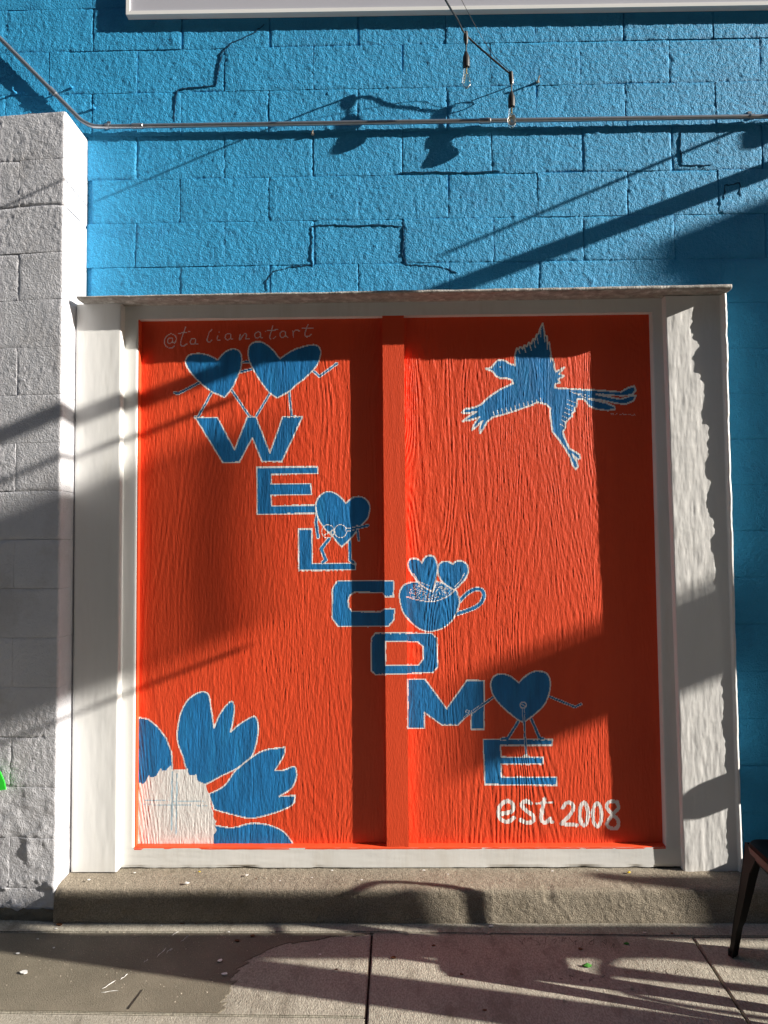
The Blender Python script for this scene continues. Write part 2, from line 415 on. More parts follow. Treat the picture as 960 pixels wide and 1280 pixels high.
motif('painted_heart', 'blue heart walking with arm out, beside the handle lettering', [
    ('line', A4([(238,352),(132,408),(113,404)]), 1.0, .9), ('line', A4([(445,252),(492,248)]), 1.0, .9), ('line', A4([(440,300),(505,284)]), 1.0, .9),
    ('line', A4([(300,400),(232,522),(216,526)]), .9, .9), ('line', A4([(396,388),(486,520),(498,524)]), .9, .9), ('poly', h1, W_)])
motif('painted_heart', 'larger blue heart holding the other by the arm', [
    ('line', A4([(798,288),(838,322),(925,258)]), 1.0, .9), ('line', A4([(592,402),(522,520)]), .9, .9), ('line', A4([(685,400),(698,520),(715,522)]), .9, .9), ('poly', h2, W_)])
Z3 = lambda p: zp(160, 380, 2.8235, p)
motif('painted_letter', 'blue letter W outlined in white', [('poly', Z3([(237,400),(316,401),(376,514),(421,399),(452,399),(501,526),(546,398),(616,398),(543,556),(473,556),(439,472),(393,558),(335,560)]), W_)])
motif('painted_letter', 'blue letter E above the guitar heart', [('poly', [(321,584),(397,583.5),(397.5,592),(339,593),(339,605),(388.6,604.5),(389.5,618),(339,619),(339.5,632.5),(400,631),(400.5,641.5),(321.5,643)], W_)])
S8 = lambda p: zp(360, 600, 8, p)
motif('painted_letter', 'blue letter L under the guitar heart', [('poly', S8([(105,490),(240,490),(243,835),(675,832),(675,898),(108,905)]), W_)])
h3 = smooth(S8([(580,235),(625,190),(680,168),(742,172),(792,207),(818,262),(815,322),(790,390),(745,442),(690,510),(620,590),(538,670),(485,615),(455,575),(400,520),(350,462),(310,400),(285,330),(277,250),(300,182),(350,133),(410,116),(470,132),(530,177)]), (0, 11))
motif('painted_heart', 'blue heart playing a guitar', [
    ('line', S8([(300,290),(280,420),(300,572)]), 1.5, .8), ('line', S8([(410,590),(332,688),(378,800),(345,825)]), 1.6, .8), ('line', S8([(614,585),(622,800),(655,825)]), 1.6, .8),
    ('poly', h3, W_), ('line', S8([(690,462),(708,600)]), 1.0, .7), ('ink', S8(ell(400, 515, 62, 68)), .45, 2), ('ink', S8(ell(525, 512, 62, 66)), .45, 2),
    ('line', S8([(585,500),(800,455)]), 1.3, .7), ('ink', S8(ell(448, 525, 20, 24)), .9, 2), ('ink', S8([(350,560),(430,515)]), .6, 2)])
Z4 = lambda p: zp(360, 560, 3.4286, p)
motif('painted_letter', 'blue letter C outlined in white', [('poly', Z4([(212,569),(452,569),(452,637),(418,637),(404,620),(285,618),(264,632),(258,655),(260,682),(276,701),(395,702),(416,688),(456,688),(455,735),(430,764),(215,765),(190,732),(190,604)]), W_)])
motif('painted_letter', 'blue letter O outlined in white', [('ring', Z4([(375,793),(615,793),(638,815),(642,938),(620,962),(375,972),(357,955),(357,815)]), Z4([(418,828),(555,830),(578,850),(580,905),(560,930),(418,930)]), W_)])
C7 = lambda p: zp(490, 680, 7.385, p)
cup = smooth(C7([(200,351),(128,369),(85,410),(68,460),(75,540),(100,620),(150,695),(230,768),(310,804),(400,801),(480,770),(550,712),(588,650),(612,590),(624,530),(608,468),(582,420),(440,352),(320,345)]))
ch1 = smooth(C7([(275,175),(300,130),(345,106),(388,120),(412,170),(420,232),(410,302),(380,440),(290,395),(230,340),(180,272),(150,212),(150,166),(176,137),(220,134),(255,152)]), (0, 7))
ch2 = smooth(C7([(560,185),(600,157),(650,160),(690,190),(706,240),(690,302),(640,365),(575,425),(500,380),(450,330),(425,262),(430,200),(460,167),(512,161)]), (0, 7))
motif('painted_cup', 'blue coffee cup holding two small hearts', [
    ('line', smooth(C7([(610,540),(690,460),(760,420),(818,420),(846,455),(840,510),(800,565),(720,605),(590,648)]), (), 6, False), 1.9, .8),
    ('poly', cup, W_), ('stipple', C7([(150,488),(165,420),(215,362),(320,352),(440,360),(570,425),(500,490),(380,528),(250,520)])),
    ('ink', smooth(C7([(132,486),(250,519),(380,530),(500,492),(580,430)]), (), 5, False), .55, 2),
    ('poly', ch1, .9), ('poly', ch2, .9), ('ink', C7([(195,270),(250,350),(345,385)]), .4, 2), ('ink', C7([(670,265),(640,330),(580,395)]), .4, 2)])
Z7 = lambda p: zp(490, 810, 2.909, p)
motif('painted_letter', 'blue letter M outlined in white', [('poly', Z7([(57,113),(120,113),(199,221),(272,118),(335,118),(335,296),(288,296),(288,233),(240,280),(182,280),(118,235),(118,292),(57,292)]), W_)])
Z6 = lambda p: zp(580, 820, 5.5625, p)
motif('painted_letter', 'blue letter E under the singing heart', [('poly', Z6([(133,580),(615,580),(614,620),(255,622),(258,702),(550,706),(550,752),(258,752),(262,842),(645,842),(645,900),(145,893)]), W_)])
h4 = smooth(Z6([(382,186),(420,146),(470,114),(520,105),(572,119),(597,160),(600,220),(582,292),(545,356),(480,415),(415,462),(380,446),(320,400),(260,345),(212,287),(189,230),(188,180),(206,145),(245,125),(300,131),(345,156)]), (0, 10))
motif('painted_heart', 'blue heart singing at a microphone stand', [
    ('line', Z6([(585,278),(772,355),(815,335)]), 1.0, .7), ('line', Z6([(205,285),(50,395),(20,385)]), 1.0, .7), ('line', Z6([(50,395),(0,430)]), .5, .5),
    ('line', Z6([(385,445),(305,572),(262,578)]), 1.4, .7), ('line', Z6([(468,438),(525,570),(552,575)]), 1.4, .7), ('poly', h4, W_),
    ('line', Z6([(412,362),(432,690)]), .9, .6), ('ink', Z6(ell(411, 341, 21, 22)), .6, 2), ('ink', Z6([(402,335),(420,346)]), .6, 2), ('fill', Z6([(425,680),(442,682),(460,705),(400,703)]), 2)])
E5 = lambda p: zp(600, 980, 5.0526, p)
sm = lambda p, c=(): smooth(E5(p), c, 6, False)
motif('painted_text', 'white lettering est. 2008', [
    ('ink', sm([(132,190),(200,172),(208,130),(172,108),(132,132),(116,182),(138,228),(180,236),(215,214)]), 2.5, 2),
    ('ink', sm([(322,122),(288,108),(262,132),(290,166),(334,200),(332,236),(294,244),(256,226)]), 2.5, 2),
    ('ink', sm([(406,95),(396,150),(388,220),(410,244),(442,222)]), 2.5, 2), ('ink', E5([(353,121),(458,118)]), 1.2, 2), ('ink', E5([(455,240),(457,242)]), 2.2, 2),
    ('ink', sm([(521,152),(550,119),(586,132),(578,182),(514,252),(612,260)], (4,)), 2.3, 2),
    ('ink', E5(ell(656, 190, 26, 72)), 2.3, 2), ('ink', E5(ell(740, 195, 28, 72)), 2.3, 2),
    ('ink', sm([(866,116),(824,110),(800,142),(832,188),(872,228),(868,276),(828,280),(802,250),(840,192),(874,150),(862,112)]), 2.2, 2)])
L4 = lambda p: smooth(A4(p), (), 5, False)
let_a = lambda x, y, s=1.0: [(x+12*s, y-12*s), (x-2*s, y-16*s), (x-14*s, y-6*s), (x-14*s, y+8*s), (x-2*s, y+14*s), (x+10*s, y+4*s), (x+12*s, y-12*s), (x+12*s, y+8*s), (x+22*s, y+12*s)]
hand = [('ink', L4(let_a(92, 144, .95)), .55, 4), ('ink', L4([(112,158),(122,135),(112,116),(92,110),(70,124),(62,148),(70,172),(95,180),(112,170)]), .55, 4)]
for s_ in ([(168,76),(150,125),(142,160),(155,170),(176,160)], [(132,108),(190,98)], let_a(206, 148), [(300,88),(285,105),(275,140),(286,150),(300,140)],
           [(330,116),(326,138),(340,142)], [(334,100),(336,102)], let_a(382, 124, 1.05), [(436,138),(442,112),(440,140),(458,112),(472,112),(470,134),(486,134)],
           let_a(530, 116, 1.05), [(604,70),(592,110),(590,132),(604,134),(618,124)], [(568,96),(630,88)], let_a(656, 112, 1.05),
           [(704,92),(708,124),(706,104),(722,90),(736,94)], [(780,62),(766,104),(768,122),(782,122),(796,112)], [(742,84),(806,78)]):
    hand.append(('ink', L4(s_), .55, 4))
motif('painted_text', 'thin handwritten signature line above the hearts', hand)
bird = [(607.2,461.1),(614.5,459.3),(617.5,455),(622,450.5),(627,449.6),(632,451),(636.5,454.8),(643.8,456.6),(643.6,444),(645.8,435.4),(648,437),(650,433.5),(653.5,436),(655,431.5),(658.5,433),(661,428),(664,429.5),(666.5,423),(669,424.5),(671,418),(673,417.5),(675,410.5),(678.3,404.5),(680,412),(681,419),(683.5,420),(684.5,429),(686.8,428),(687.8,438),(689.5,447),(692,452),(693,461.4),(695,465),(705.6,459),(699,467.5),(705,470),(698,474),(700,478.5),(694,480),(693.4,484.8),
        (717,486.4),(740,487.4),(758,488.8),(776,490),(785.6,484.5),(792.7,482.5),(794.5,488),(790,493.6),(778,494.6),(758,493.5),(745,493),(776,499),(790,494.5),(795,494),(792,501),(783,505),(772,504.5),(752,500),(736,498.5),(757,503.5),(768,508),(769,511.5),(760,513),(745,511.5),(736,507),(732,501),(727,498.2),(721.6,498.9),(720.8,507.5),(718,510),(718.5,514),(715,517),(715,521),(710.5,524),(707.5,528),(707,534),(703.6,540),
        (706,548),(712,561),(718,564),(724.5,568.5),(725.3,573.5),(722,574),(715,567.5),(721,577),(722.5,583),(719.5,586.4),(716,582),(712,570),(706,560),(699,550),(690.5,539),(688.5,524),(687.8,510.5),(683,505.5),(671.6,502.7),(664,506.5),(656.7,509),(647,512.5),(637.7,515.6),(626,519),(616,521.6),(609,527),(604,536),(599.8,542),(599.5,535),(603,526),(596,533),(590,537.5),(592,531),(599,521.5),(588,525),(578,526.5),(586,520.5),(596,514.5),(586,516.5),(577,516),(582,511),(592,509.5),(601,506),(610.6,496.6),(624,487.5),(641.5,479),(640,475),(634,473),(625.5,472.9),(620,470),(617,466),(614,463.5)]
fea = [('poly', bird, 1.0)]
for k in range(12):                                   # feather ticks along wing and thigh
    x = 618+5.4*k; y = 520.6-1.48*k
    fea.append(('ink', [(x, y), (x-1.6, y-6.5)], .42, 2))
for k in range(7): fea.append(('ink', [(719-2.1*k, 503+5.2*k), (710-1.6*k, 500+5*k)], .35, 2))
for a, b in (((648,436),(650,442)),((655,433),(657,440)),((662,429),(664,438)),((667,423),(669,434)),((671,419),(673,430)),((676,409),(676,421)),((680,414),(681,427)),((684,423),(684,437)),((688,440),(688,452))): fea.append(('ink', [a, b], .55, 2))
fea += [('ink', [(625,458.5),(626,459)], .7, 2), ('ink', [(712,489),(732,497)], .4, 2), ('ink', [(716,491),(736,494.5)], .4, 2)]
motif('painted_bird', 'blue flying bird with long tail feathers outlined in white', fea)
tiny = [('ink', [(763+2.4*k, 517.2+.12*k), (764.2+2.4*k, 516.2+.12*k+(k % 3)*.6), (765+2.4*k, 518+.1*k)], .25, 4) for k in range(13)]
motif('painted_text', 'tiny pale caption under the bird tail', tiny)
FL = lambda p: zp(160, 840, 4, p)
pet = [FL([(40,228),(62,228),(102,236),(150,276),(190,330),(217,400),(224,490),(160,520),(90,570),(40,570)]),
       smooth(FL([(292,490),(270,410),(248,350),(250,270),(270,190),(310,130),(365,100),(402,112),(413,165),(430,280),(460,210),(512,148),(531,172),(526,240),(512,300),(560,260),(632,222),(651,270),(645,340),(625,410),(590,450),(530,490),(470,518),(385,565),(330,560)]), (0, 9, 14, 22, 23), 4),
       smooth(FL([(405,610),(480,570),(530,502),(600,440),(680,392),(786,376),(778,420),(735,492),(782,490),(832,472),(843,520),(820,580),(755,622),(837,618),(822,664),(740,702),(620,731),(530,715),(430,688)]), (0, 5, 7, 12, 13, 18), 4),
       smooth(FL([(425,765),(520,778),(620,756),(720,770),(790,810),(850,900),(425,900)]), (0, 5, 6), 4)]
fl = [('poly', p, W_) for p in pet]
fl += [('fill', FL([(40,860),(40,552),(80,558),(92,540),(105,515),(112,528),(142,520),(164,480),(172,494),(190,492),(212,468),(222,490),(260,486),(298,484),(306,518),(340,512),(348,545),(388,560),(398,600),(412,612),(412,655),(425,700),(430,738),(445,745),(430,765),(445,795),(428,812),(425,860)]), 2),
       ('ink', FL([(75,640),(395,648)]), .5, 5), ('ink', FL([(75,662),(395,668)]), .5, 5), ('ink', FL([(222,500),(218,790)]), .9, 5), ('ink', FL([(245,510),(240,810)]), .8, 5)]
motif('painted_flower', 'big blue petalled flower with white centre in the corner', fl)

def inside(u, v, poly):
    r = np.zeros(u.shape, bool); n = len(poly)
    for i in range(n):
        x1, y1 = poly[i]; x2, y2 = poly[(i+1) % n]
        if y1 == y2: continue
        c = ((y1 > v) != (y2 > v)) & (u < (x2-x1)*(v-y1)/(y2-y1)+x1); r ^= c
    return r
def dist(u, v, pts, closed):
    d = np.full(u.shape, 1e9); n = len(pts)
    for i in range(n if closed else n-1):
        x1, y1 = pts[i]; x2, y2 = pts[(i+1) % n]; dx, dy = x2-x1, y2-y1; L = dx*dx+dy*dy+1e-9
        t = np.clip(((u-x1)*dx+(v-y1)*dy)/L, 0, 1); d = np.minimum(d, (u-x1-t*dx)**2+(v-y1-t*dy)**2)
    return np.sqrt(d)
def classify(u, v):
    """per cell: motif index (-1 none) and colour 1 blue 2 white 4 chalk 5 faint blue"""
    own = np.full(u.shape, -1, int); col = np.zeros(u.shape, int)
    for mi, (nm, lb, prims) in enumerate(MOT):
        for pr in prims:
            pts = np.array(pr[1], float); pad = 5
            a = (u > pts[:, 0].min()-pad) & (u < pts[:, 0].max()+pad) & (v > pts[:, 1].min()-pad) & (v < pts[:, 1].max()+pad)
            if not a.any(): continue
            uu, vv = u[a], v[a]; c = np.zeros(uu.shape, int)
            if pr[0] == 'poly':
                ins = inside(uu, vv, pts); d = dist(uu, vv, pts, True); c[ins] = 1; c[d < pr[2]] = 2
            elif pr[0] == 'ring':
                p2 = np.array(pr[2], float)
                ins = inside(uu, vv, pts) & ~inside(uu, vv, p2); d = np.minimum(dist(uu, vv, pts, True), dist(uu, vv, p2, True)); c[ins] = 1; c[d < pr[3]] = 2
            elif pr[0] == 'line':
                d = dist(uu, vv, pts, False); c[d < pr[2]+pr[3]] = 2; c[d < pr[2]] = 1
            elif pr[0] == 'ink':
                d = dist(uu, vv, pts, False)*(1+.25*vn(uu*.8, vv*.8, 3)); c[d < pr[2]] = pr[3]
            elif pr[0] == 'fill': c[inside(uu, vv, pts)] = pr[2]
            elif pr[0] == 'stipple': c[inside(uu, vv, pts) & (vn(uu*1.3, vv*1.3, 8) > .17)] = 2
            k = np.where(a); s = c > 0
            own[k[0][s], k[1][s]] = mi; col[k[0][s], k[1][s]] = c[s]
    return own, col

PZ0, PZ1 = 0.222, 2.497
PX0, PX1 = -1.128, 1.112
MX0, MX1 = -0.056, 0.038
door = thing('painted_door', 'bright orange wooden double door with blue heart and WELCOME mural', 'door', (0, -.02, PZ0))
def wood(X, Z, seed):
    wx = X + .006*fbm(X*4, Z*2.2, seed+5, 3)
    cath = fbm(wx*3.2, Z*.5, seed, 3)
    ring = np.sin(2*math.pi*cath*24)
    mod = np.clip(.22 + 1.5*fbm(X*2.4, Z*.45, seed+9, 2)+.12, .05, 1.0)
    streak = fbm(X*210, Z*26, seed+20, 2)
    streak2 = fbm(X*110, Z*16, seed+31, 2)
    rough = fbm(X*190, Z*90, seed+40, 2)
    return .00060*mod*ring + .00085*streak + .00050*streak2 + .00055*rough
CODE = {1: 0, 2: 1, 4: 2, 5: 3}
MURAL_M = ('mural_blue', 'mural_white', 'mural_chalk', 'mural_faint')
def painted_sheet(name, x0, x1, z0, z1, y, dx, dz, hfun, label):
    xs = np.linspace(x0, x1, int((x1-x0)/dx)+1); zs = np.linspace(z0, z1, int((z1-z0)/dz)+1)
    X, Z = np.meshgrid(xs, zs); h = hfun(X, Z)
    P = np.stack([X, y-h, Z], -1)
    Cc = .25*(P[:-1, :-1]+P[1:, :-1]+P[:-1, 1:]+P[1:, 1:])
    u, v = to_px(Cc)
    ju = .55*vn(u*.55, v*.2, 91)+.2*vn(u*2, v*1.3, 95); jv = .5*vn(u*.5, v*.5, 92)
    own, col = classify(u+ju, v+jv)
    o = grid_obj(name, P, door, ('orange_paint',), own < 0)
    tag(o, label)
    for mi, (nm, lb, prims) in enumerate(MOT):
        k = own == mi
        if k.sum() < 4: continue
        cm = np.vectorize(lambda c: CODE.get(c, 0))(col)
        c = grid_obj(nm, P, o, MURAL_M, k, cm); tag(c, lb)
    return o
painted_sheet('door_panel', PX0-.006, MX0+.004, PZ0-.006, PZ1+.006, Y_PANEL, .0020, .0040, lambda X, Z: wood(X, Z, 100), 'orange panel with hearts, W, E, L and flower')
painted_sheet('door_panel', MX1-.004, PX1+.006, PZ0-.006, PZ1+.006, Y_PANEL, .0020, .0040, lambda X, Z: wood(X, Z, 300), 'orange panel with bird, cup, M, E and est. 2008')
painted_sheet('mullion', MX0, MX1, PZ0, PZ1, Y_FRAME, .0026, .0046, lambda X, Z: .00025*fbm(X*60, Z*8, 7, 3), 'flat orange centre post')
MB().box(MX0, MX1, Y_FRAME+.0016, -.016, PZ0+.001, PZ1-.001).build('mullion_body', 'orange_trim', door)
MB().box(PX0-.05, PX1+.05, -.014, .008, PZ0-.05, PZ1+.04).build('door_core', 'orange_trim', door)
# orange painted return strips along the left and bottom of the opening
MB().box(PX0-.0005, PX0+.0045, Y_FRAME+.004, Y_PANEL+.008, PZ0, PZ1-.002).build('side_strip', 'orange_trim', door)
def strip_bottom(x0, x1):
    X, T = np.meshgrid(np.linspace(x0, x1, 160), np.linspace(0, 1, 8))
    y = Y_PANEL+.004 + (Y_FRAME-.0012-Y_PANEL-.004)*np.minimum(T*1.35, 1)
    z = PZ0+.006 - .003*T - np.maximum(T-.74, 0)*.034 + .0016*fbm(X*30, T*2, 4, 3)
    grid_obj('sill_strip', np.stack([X, y, z], -1), door, ('orange_trim',))
strip_bottom(PX0, PX1)

# ------------------------------------------------------------------ white frame
frame = thing('door_frame', 'white painted timber frame round the orange doors', 'door frame', (0, -.08, Z_STEP))
JLX0, JLX1 = PIL_X+.004, -1.186
JRX0T, JRX0B, JRX1T, JRX1B = 1.157, 1.175, 1.408, 1.414
ZL = 2.553
def board(name, x0a, x0b, x1a, x1b, z0, z1, y, back, hfun, mt, dx=.005, dz=.006, parent=frame, yb=None):
    """upright board; xNa at the top, xNb at the bottom, with a displaced face and sides; yb = face plane at the bottom"""
    nz = max(2, int((z1-z0)/dz)); nx = max(3, int((x1a-x0a)/dx))
    t = np.linspace(0, 1, nz+1); s = np.linspace(0, 1, nx+1)
    S, T = np.meshgrid(s, t)
    XA, XB = x0b+(x0a-x0b)*T, x1b+(x1a-x1b)*T
    X = XA+(XB-XA)*S; Z = z0+(z1-z0)*T
    yy = y if yb is None else yb+(y-yb)*T
    edge = np.minimum(S*(x1a-x0a), (1-S)*(x1a-x0a))
    Y = yy - hfun(X, Z, S, T) + .003*np.exp(-(edge/.0025)**2)
    P = np.stack([X, Y+np.zeros_like(X), Z], -1)
    ny_, nx_ = X.shape
    big = np.zeros((ny_, nx_+2, 3)); big[:, 1:-1] = P; big[:, 0] = P[:, 0]; big[:, -1] = P[:, -1]
    big[:, 0, 1] = back; big[:, -1, 1] = back
    return grid_obj(name, big, parent, (mt,))
brush = lambda X, Z, S, T: .0007*fbm(X*55, Z*9, 50, 3)+.0008*fbm(X*10, Z*6, 51, 2)
board('jamb', JLX0, JLX0+.006, JLX1, JLX1, Z_STEP+.004, ZL, Y_JAMB, -.02, brush, 'frame_white', yb=Y_JAMB)
def right_face(X, Z, S, T):
    h = .0013*fbm(X*60, Z*11, 60, 4) + .0015*fbm(X*14, Z*9, 61, 3) + .0009*np.maximum(fbm(X*20, Z*40, 62, 2), 0)
    bead = .011 + .017*np.clip((T-.15)/.85, 0, 1)**1.6
    bead = bead*(1+.17*fbm(Z*5, Z*0, 63, 5)+.06*vn(Z*60, Z*0, 64))
    k = np.clip((S-(1-.016/.25))/.012, 0, 1)
    chip = np.clip(1.0+.3*fbm(Z*21, Z*0+3, 66, 3), .8, 1.1)
    return h + k*bead*chip
board('jamb', JRX0T, JRX0B, JRX1T, JRX1B, Z_STEP-.012, ZL, -.104, .004, right_face, 'jamb_white', .0035, .005, yb=-.092)
for x0, x1 in ((JLX1-.01, PX0), (PX1, JRX0B+.004)):
    board('inner_stop', x0, x0, x1, x1, PZ0, PZ1, Y_FRAME, -.02, lambda X, Z, S, T: .0004*fbm(X*50, Z*7, 52, 3), 'frame_white', .006, .012)
X, Z = np.meshgrid(np.linspace(JLX1-.01, JRX0T+.012, 300), np.linspace(PZ1, ZL+.004, 14))
grid_obj('header', np.stack([X, Y_FRAME-.0005-.0005*fbm(X*7, Z*50, 53, 3), Z], -1), frame, ('frame_white',))
MB().box(JLX1-.01, JRX0T+.01, Y_FRAME+.002, -.016, PZ1, ZL+.003).build('header_body', 'frame_white', frame)
X, Z = np.meshgrid(np.linspace(JLX1-.01, JRX0B+.006, 420), np.linspace(Z_STEP+.004, PZ0, 18))
gap = np.where(Z < Z_STEP+.010, .004*np.clip(fbm(X*9, Z*0, 55, 3)+.2, 0, 1), 0)
grid_obj('bottom_rail', np.stack([X, Y_FRAME-.001-.0007*fbm(X*9, Z*55, 54, 3)+gap, Z+gap*1.2], -1), frame, ('frame_white',))
MB().box(JLX1-.01, JRX0B+.004, Y_FRAME+.006, -.012, Z_STEP+.008, PZ0-.001).build('rail_body', 'frame_white', frame)
# ledge: weathered drip board on top
nx = 420
xs = np.linspace(-1.352, 1.412, nx); ring = []
for x in xs:
    f = (x+1.352)/2.764
    n1 = float(fbm(np.array([x*9]), np.array([1.0]), 70, 4)[0]); n2 = float(fbm(np.array([x*14]), np.array([5.0]), 71, 4)[0])
    zt_ = 2.566 + .012*f + .0025*n1; zb_ = ZL + .002*f + .0015*n2; yf = Y_LEDGE + .004*n2
    ring.append([(x, .006, zb_+.004), (x, yf+.014, zb_), (x, yf+.002, zb_+.004), (x, yf, (zt_+zb_)/2), (x, yf+.003, zt_-.003), (x, yf+.016, zt_+.001), (x, .006, zt_+.014)])
R = np.array(ring)
R = np.concatenate([R, R[:, :1]], 1)
endL = np.repeat(R[:1].mean(1, keepdims=True), R.shape[1], 1); endR = np.repeat(R[-1:].mean(1, keepdims=True), R.shape[1], 1)
grid_obj('drip_ledge', np.concatenate([endL, R, endR], 0), frame, ('ledge_wood',), smooth=False)

# ================================================================== step and ground
step_ = thing('concrete_step', 'worn concrete step running along the foot of the wall', 'step', (0, -.12, 0))
prof = [(.006, Z_STEP), (-.06, Z_STEP), (-.10, Z_STEP), (-.14, Z_STEP-.001), (-.18, Z_STEP-.003), (-.205, Z_STEP-.005)]
prof.append((-.222, Z_STEP-.008))
for a in np.linspace(14, 86, 8): prof.append((-.224-.019*math.sin(math.radians(a)), Z_STEP-.028+.019*math.cos(math.radians(a))))
prof += [(-.244-.0010*k, .103-.0115*k) for k in range(10)]
pr_ = np.array(prof)
t = np.concatenate([[0], np.cumsum(np.hypot(*np.diff(pr_, axis=0).T))])
tt = np.linspace(0, t[-1], 64); py_, pz_ = np.interp(tt, t, pr_[:, 0]), np.interp(tt, t, pr_[:, 1])
xs = np.linspace(PIL_X+.002, 5.0, 1050)
X, T = np.meshgrid(xs, tt); Yp = np.broadcast_to(py_[:, None], X.shape); Zp = np.broadcast_to(pz_[:, None], X.shape)
hh = .0026*fbm(X*75, T*75, 81, 2) + .005*fbm(X*5, T*6, 82, 3) - .007*np.clip(fbm(X*11, T*9, 86, 3)-.42, 0, .4)*np.exp(-((Yp+.235)/.03)**2)*4
slope = np.clip((-.215-Yp)/.028, 0, 1)
lf = np.clip((X-PIL_X)/.03, 0, 1)
grid_obj('step_body', np.stack([X, Yp - hh*slope - .012*(X-.0)*0, Zp + hh*(1-slope) - .02*(1-lf)*slope], -1), step_, ('concrete_step',))
MB().box(PIL_X+.004, 4.99, -.19, .005, -.05, Z_STEP-.02).build('step_core', 'concrete_step', step_)
# base course below the pilaster
X, T = np.meshgrid(np.linspace(PIL_X-.8, PIL_X+.02, 160), np.linspace(0, 1, 14))
base_y = Y_PIL-.004-.010*T+PTILT*np.maximum(PIL_X-X, 0); base_z = .045*(1-T)-.002
grid_obj('footing', np.stack([X, base_y-.008*fbm(X*30, T*2, 84, 3), base_z+.012*fbm(X*22, T, 85, 3)*(1-T)], -1), pil, ('concrete_patch',))

side = thing('sidewalk', None, None, (0, -1, 0)); side['kind'] = 'structure'
def slab(poly, z=0.0, thick=.06, mt='concrete', inset=.004, name='slab', bev=.004, label=None):
    bm = bmesh.new(); c = np.mean(np.array(poly), 0)
    vs = [bm.verts.new((p[0], p[1], z-thick)) for p in poly]
    f = bm.faces.new(vs); r = bmesh.ops.extrude_face_region(bm, geom=[f])
    for v in r['geom']:
        if isinstance(v, bmesh.types.BMVert): v.co.z = z
    bmesh.ops.recalc_face_normals(bm, faces=bm.faces[:])
    if bev: bmesh.ops.bevel(bm, geom=[e for e in bm.edges if all(abs(v.co.z-z) < 1e-5 for v in e.verts)], offset=bev, segments=2, affect='EDGES')
    for v in bm.verts: v.co -= Vector(base_of(side))
    me = bpy.data.meshes.new(name); bm.to_mesh(me); bm.free()
    o = link(name, me, side, (mt,)); tag(o, label); return o
g = .004
JX = -.112
def rect(x0, x1, y0, y1): return [(x0, y0), (x1, y0), (x1, y1), (x0, y1)]
MB().box(-12, 20, -3.3, .2, -.12, -.014).build('joint_bed', 'joint_dirt', side)
slab([(-4, -.2), (-4, -.316), (JX, -.316), (1.10, -.346), (5, -.36), (5, -.2)], .002, label='narrow strip along the step')
def sp(u, v): p = onZ(u, v); return (p[0], p[1])
S1 = [(-2.9, -.321), (-2.9, -.790), (-.585, -.832), (JX-g, -.84), (JX-g, -.321)]
slab(S1, -.001)
slab([(-2.9, -.798), (-.585, -.840), (JX-g, -.848), (JX-g, -2.1), (-2.9, -2.1)])
slab([(JX+g, -.321), (JX+g, -2.1), (1.008, -2.1), (1.101, -.351)], .001)
slab([(1.110, -.351), (1.017, -2.1), (2.6, -2.1), (2.6, -.358)], -.0015)
for i in range(3):
    for a, b in ((-2.9, JX-g), (JX+g, 1.008), (1.017, 2.6), (2.608, 4.2), (4.208, 5.8), (5.808, 7.4)):
        y1, y0 = ((-2.108, -3.3), (-.366, -2.1), (0, 0))[i]
        if i == 1 and a < 2.6: continue
        if i == 2: continue
        slab(rect(a, b, y0, y1))
slab(rect(7.41, 20, -3.3, -.1)); slab(rect(-12, -2.91, -3.3, -.1))
# dark skim patch with an uneven edge
edge = []
ctrl = [sp(274, 1266), sp(286, 1235), sp(298, 1212), sp(318, 1196), sp(352, 1181), sp(392, 1176), sp(420, 1170), sp(462, 1168)]
ctrl = smooth([(p[0], p[1]) for p in ctrl], (), 14, False)
for i, p in enumerate(ctrl):
    q = .022*float(fbm(np.array([i*.45]), np.array([2.0]), 88, 4)[0]); edge.append((p[0]+q*1.6, p[1]+q))
patch = [(-2.88, -.326), (-2.88, -.786)] + edge + [(JX-.02, -.3235)]
slab(patch, .0010, .004, 'concrete_patch', name='skim_patch', bev=.0012, label='dark cement skim over the slab')
# short crack joint in the patch
a, b = sp(160, 1262), sp(178, 1238)
MB().hull8([(a[0]-.003, a[1], .0006), (a[0]+.003, a[1], .0018), (b[0]+.002, b[1], .0018), (b[0]-.002, b[1], .0018)],
           [(a[0]-.003, a[1], .0029), (a[0]+.003, a[1], .0029), (b[0]+.002, b[1], .0029), (b[0]-.002, b[1], .0029)]).build('crack', 'joint_dirt', side)
kb = MB(); kb.box(-12, 20, -3.46, -3.304, -.25, .0, .012); k_ = kb.build('kerb', 'concrete', side)
road = MB().box(-40, 60, -20, -3.462, -.3, -.13).build('road', 'asphalt'); road['kind'] = 'structure'

# ================================================================== sign, conduit, string light
sgn = thing('sign_board', 'long white wall sign with mitred trim, above the conduit', 'sign', (0, -.02, 3.9))
SX0 = -1.204
def tiltz(x): return 3.904 - .0063*(x-SX0)
def sbox(x0, x1, y0, y1, d0, d1, name, mt):
    b = MB(); b.hull8([(x0, y0, tiltz(x0)+d0), (x1, y0, tiltz(x1)+d0), (x1, y0, tiltz(x1)+d1), (x0, y0, tiltz(x0)+d1)],
                      [(x0, y1, tiltz(x0)+d0), (x1, y1, tiltz(x1)+d0), (x1, y1, tiltz(x1)+d1), (x0, y1, tiltz(x0)+d1)])
    return b.build(name, mt, sgn)
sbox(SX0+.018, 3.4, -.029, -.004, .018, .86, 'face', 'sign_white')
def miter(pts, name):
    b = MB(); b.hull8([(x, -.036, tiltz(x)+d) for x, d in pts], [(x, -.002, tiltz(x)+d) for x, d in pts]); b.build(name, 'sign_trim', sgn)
miter([(SX0, 0), (3.42, 0), (3.40, .017), (SX0+.017, .017)], 'trim')
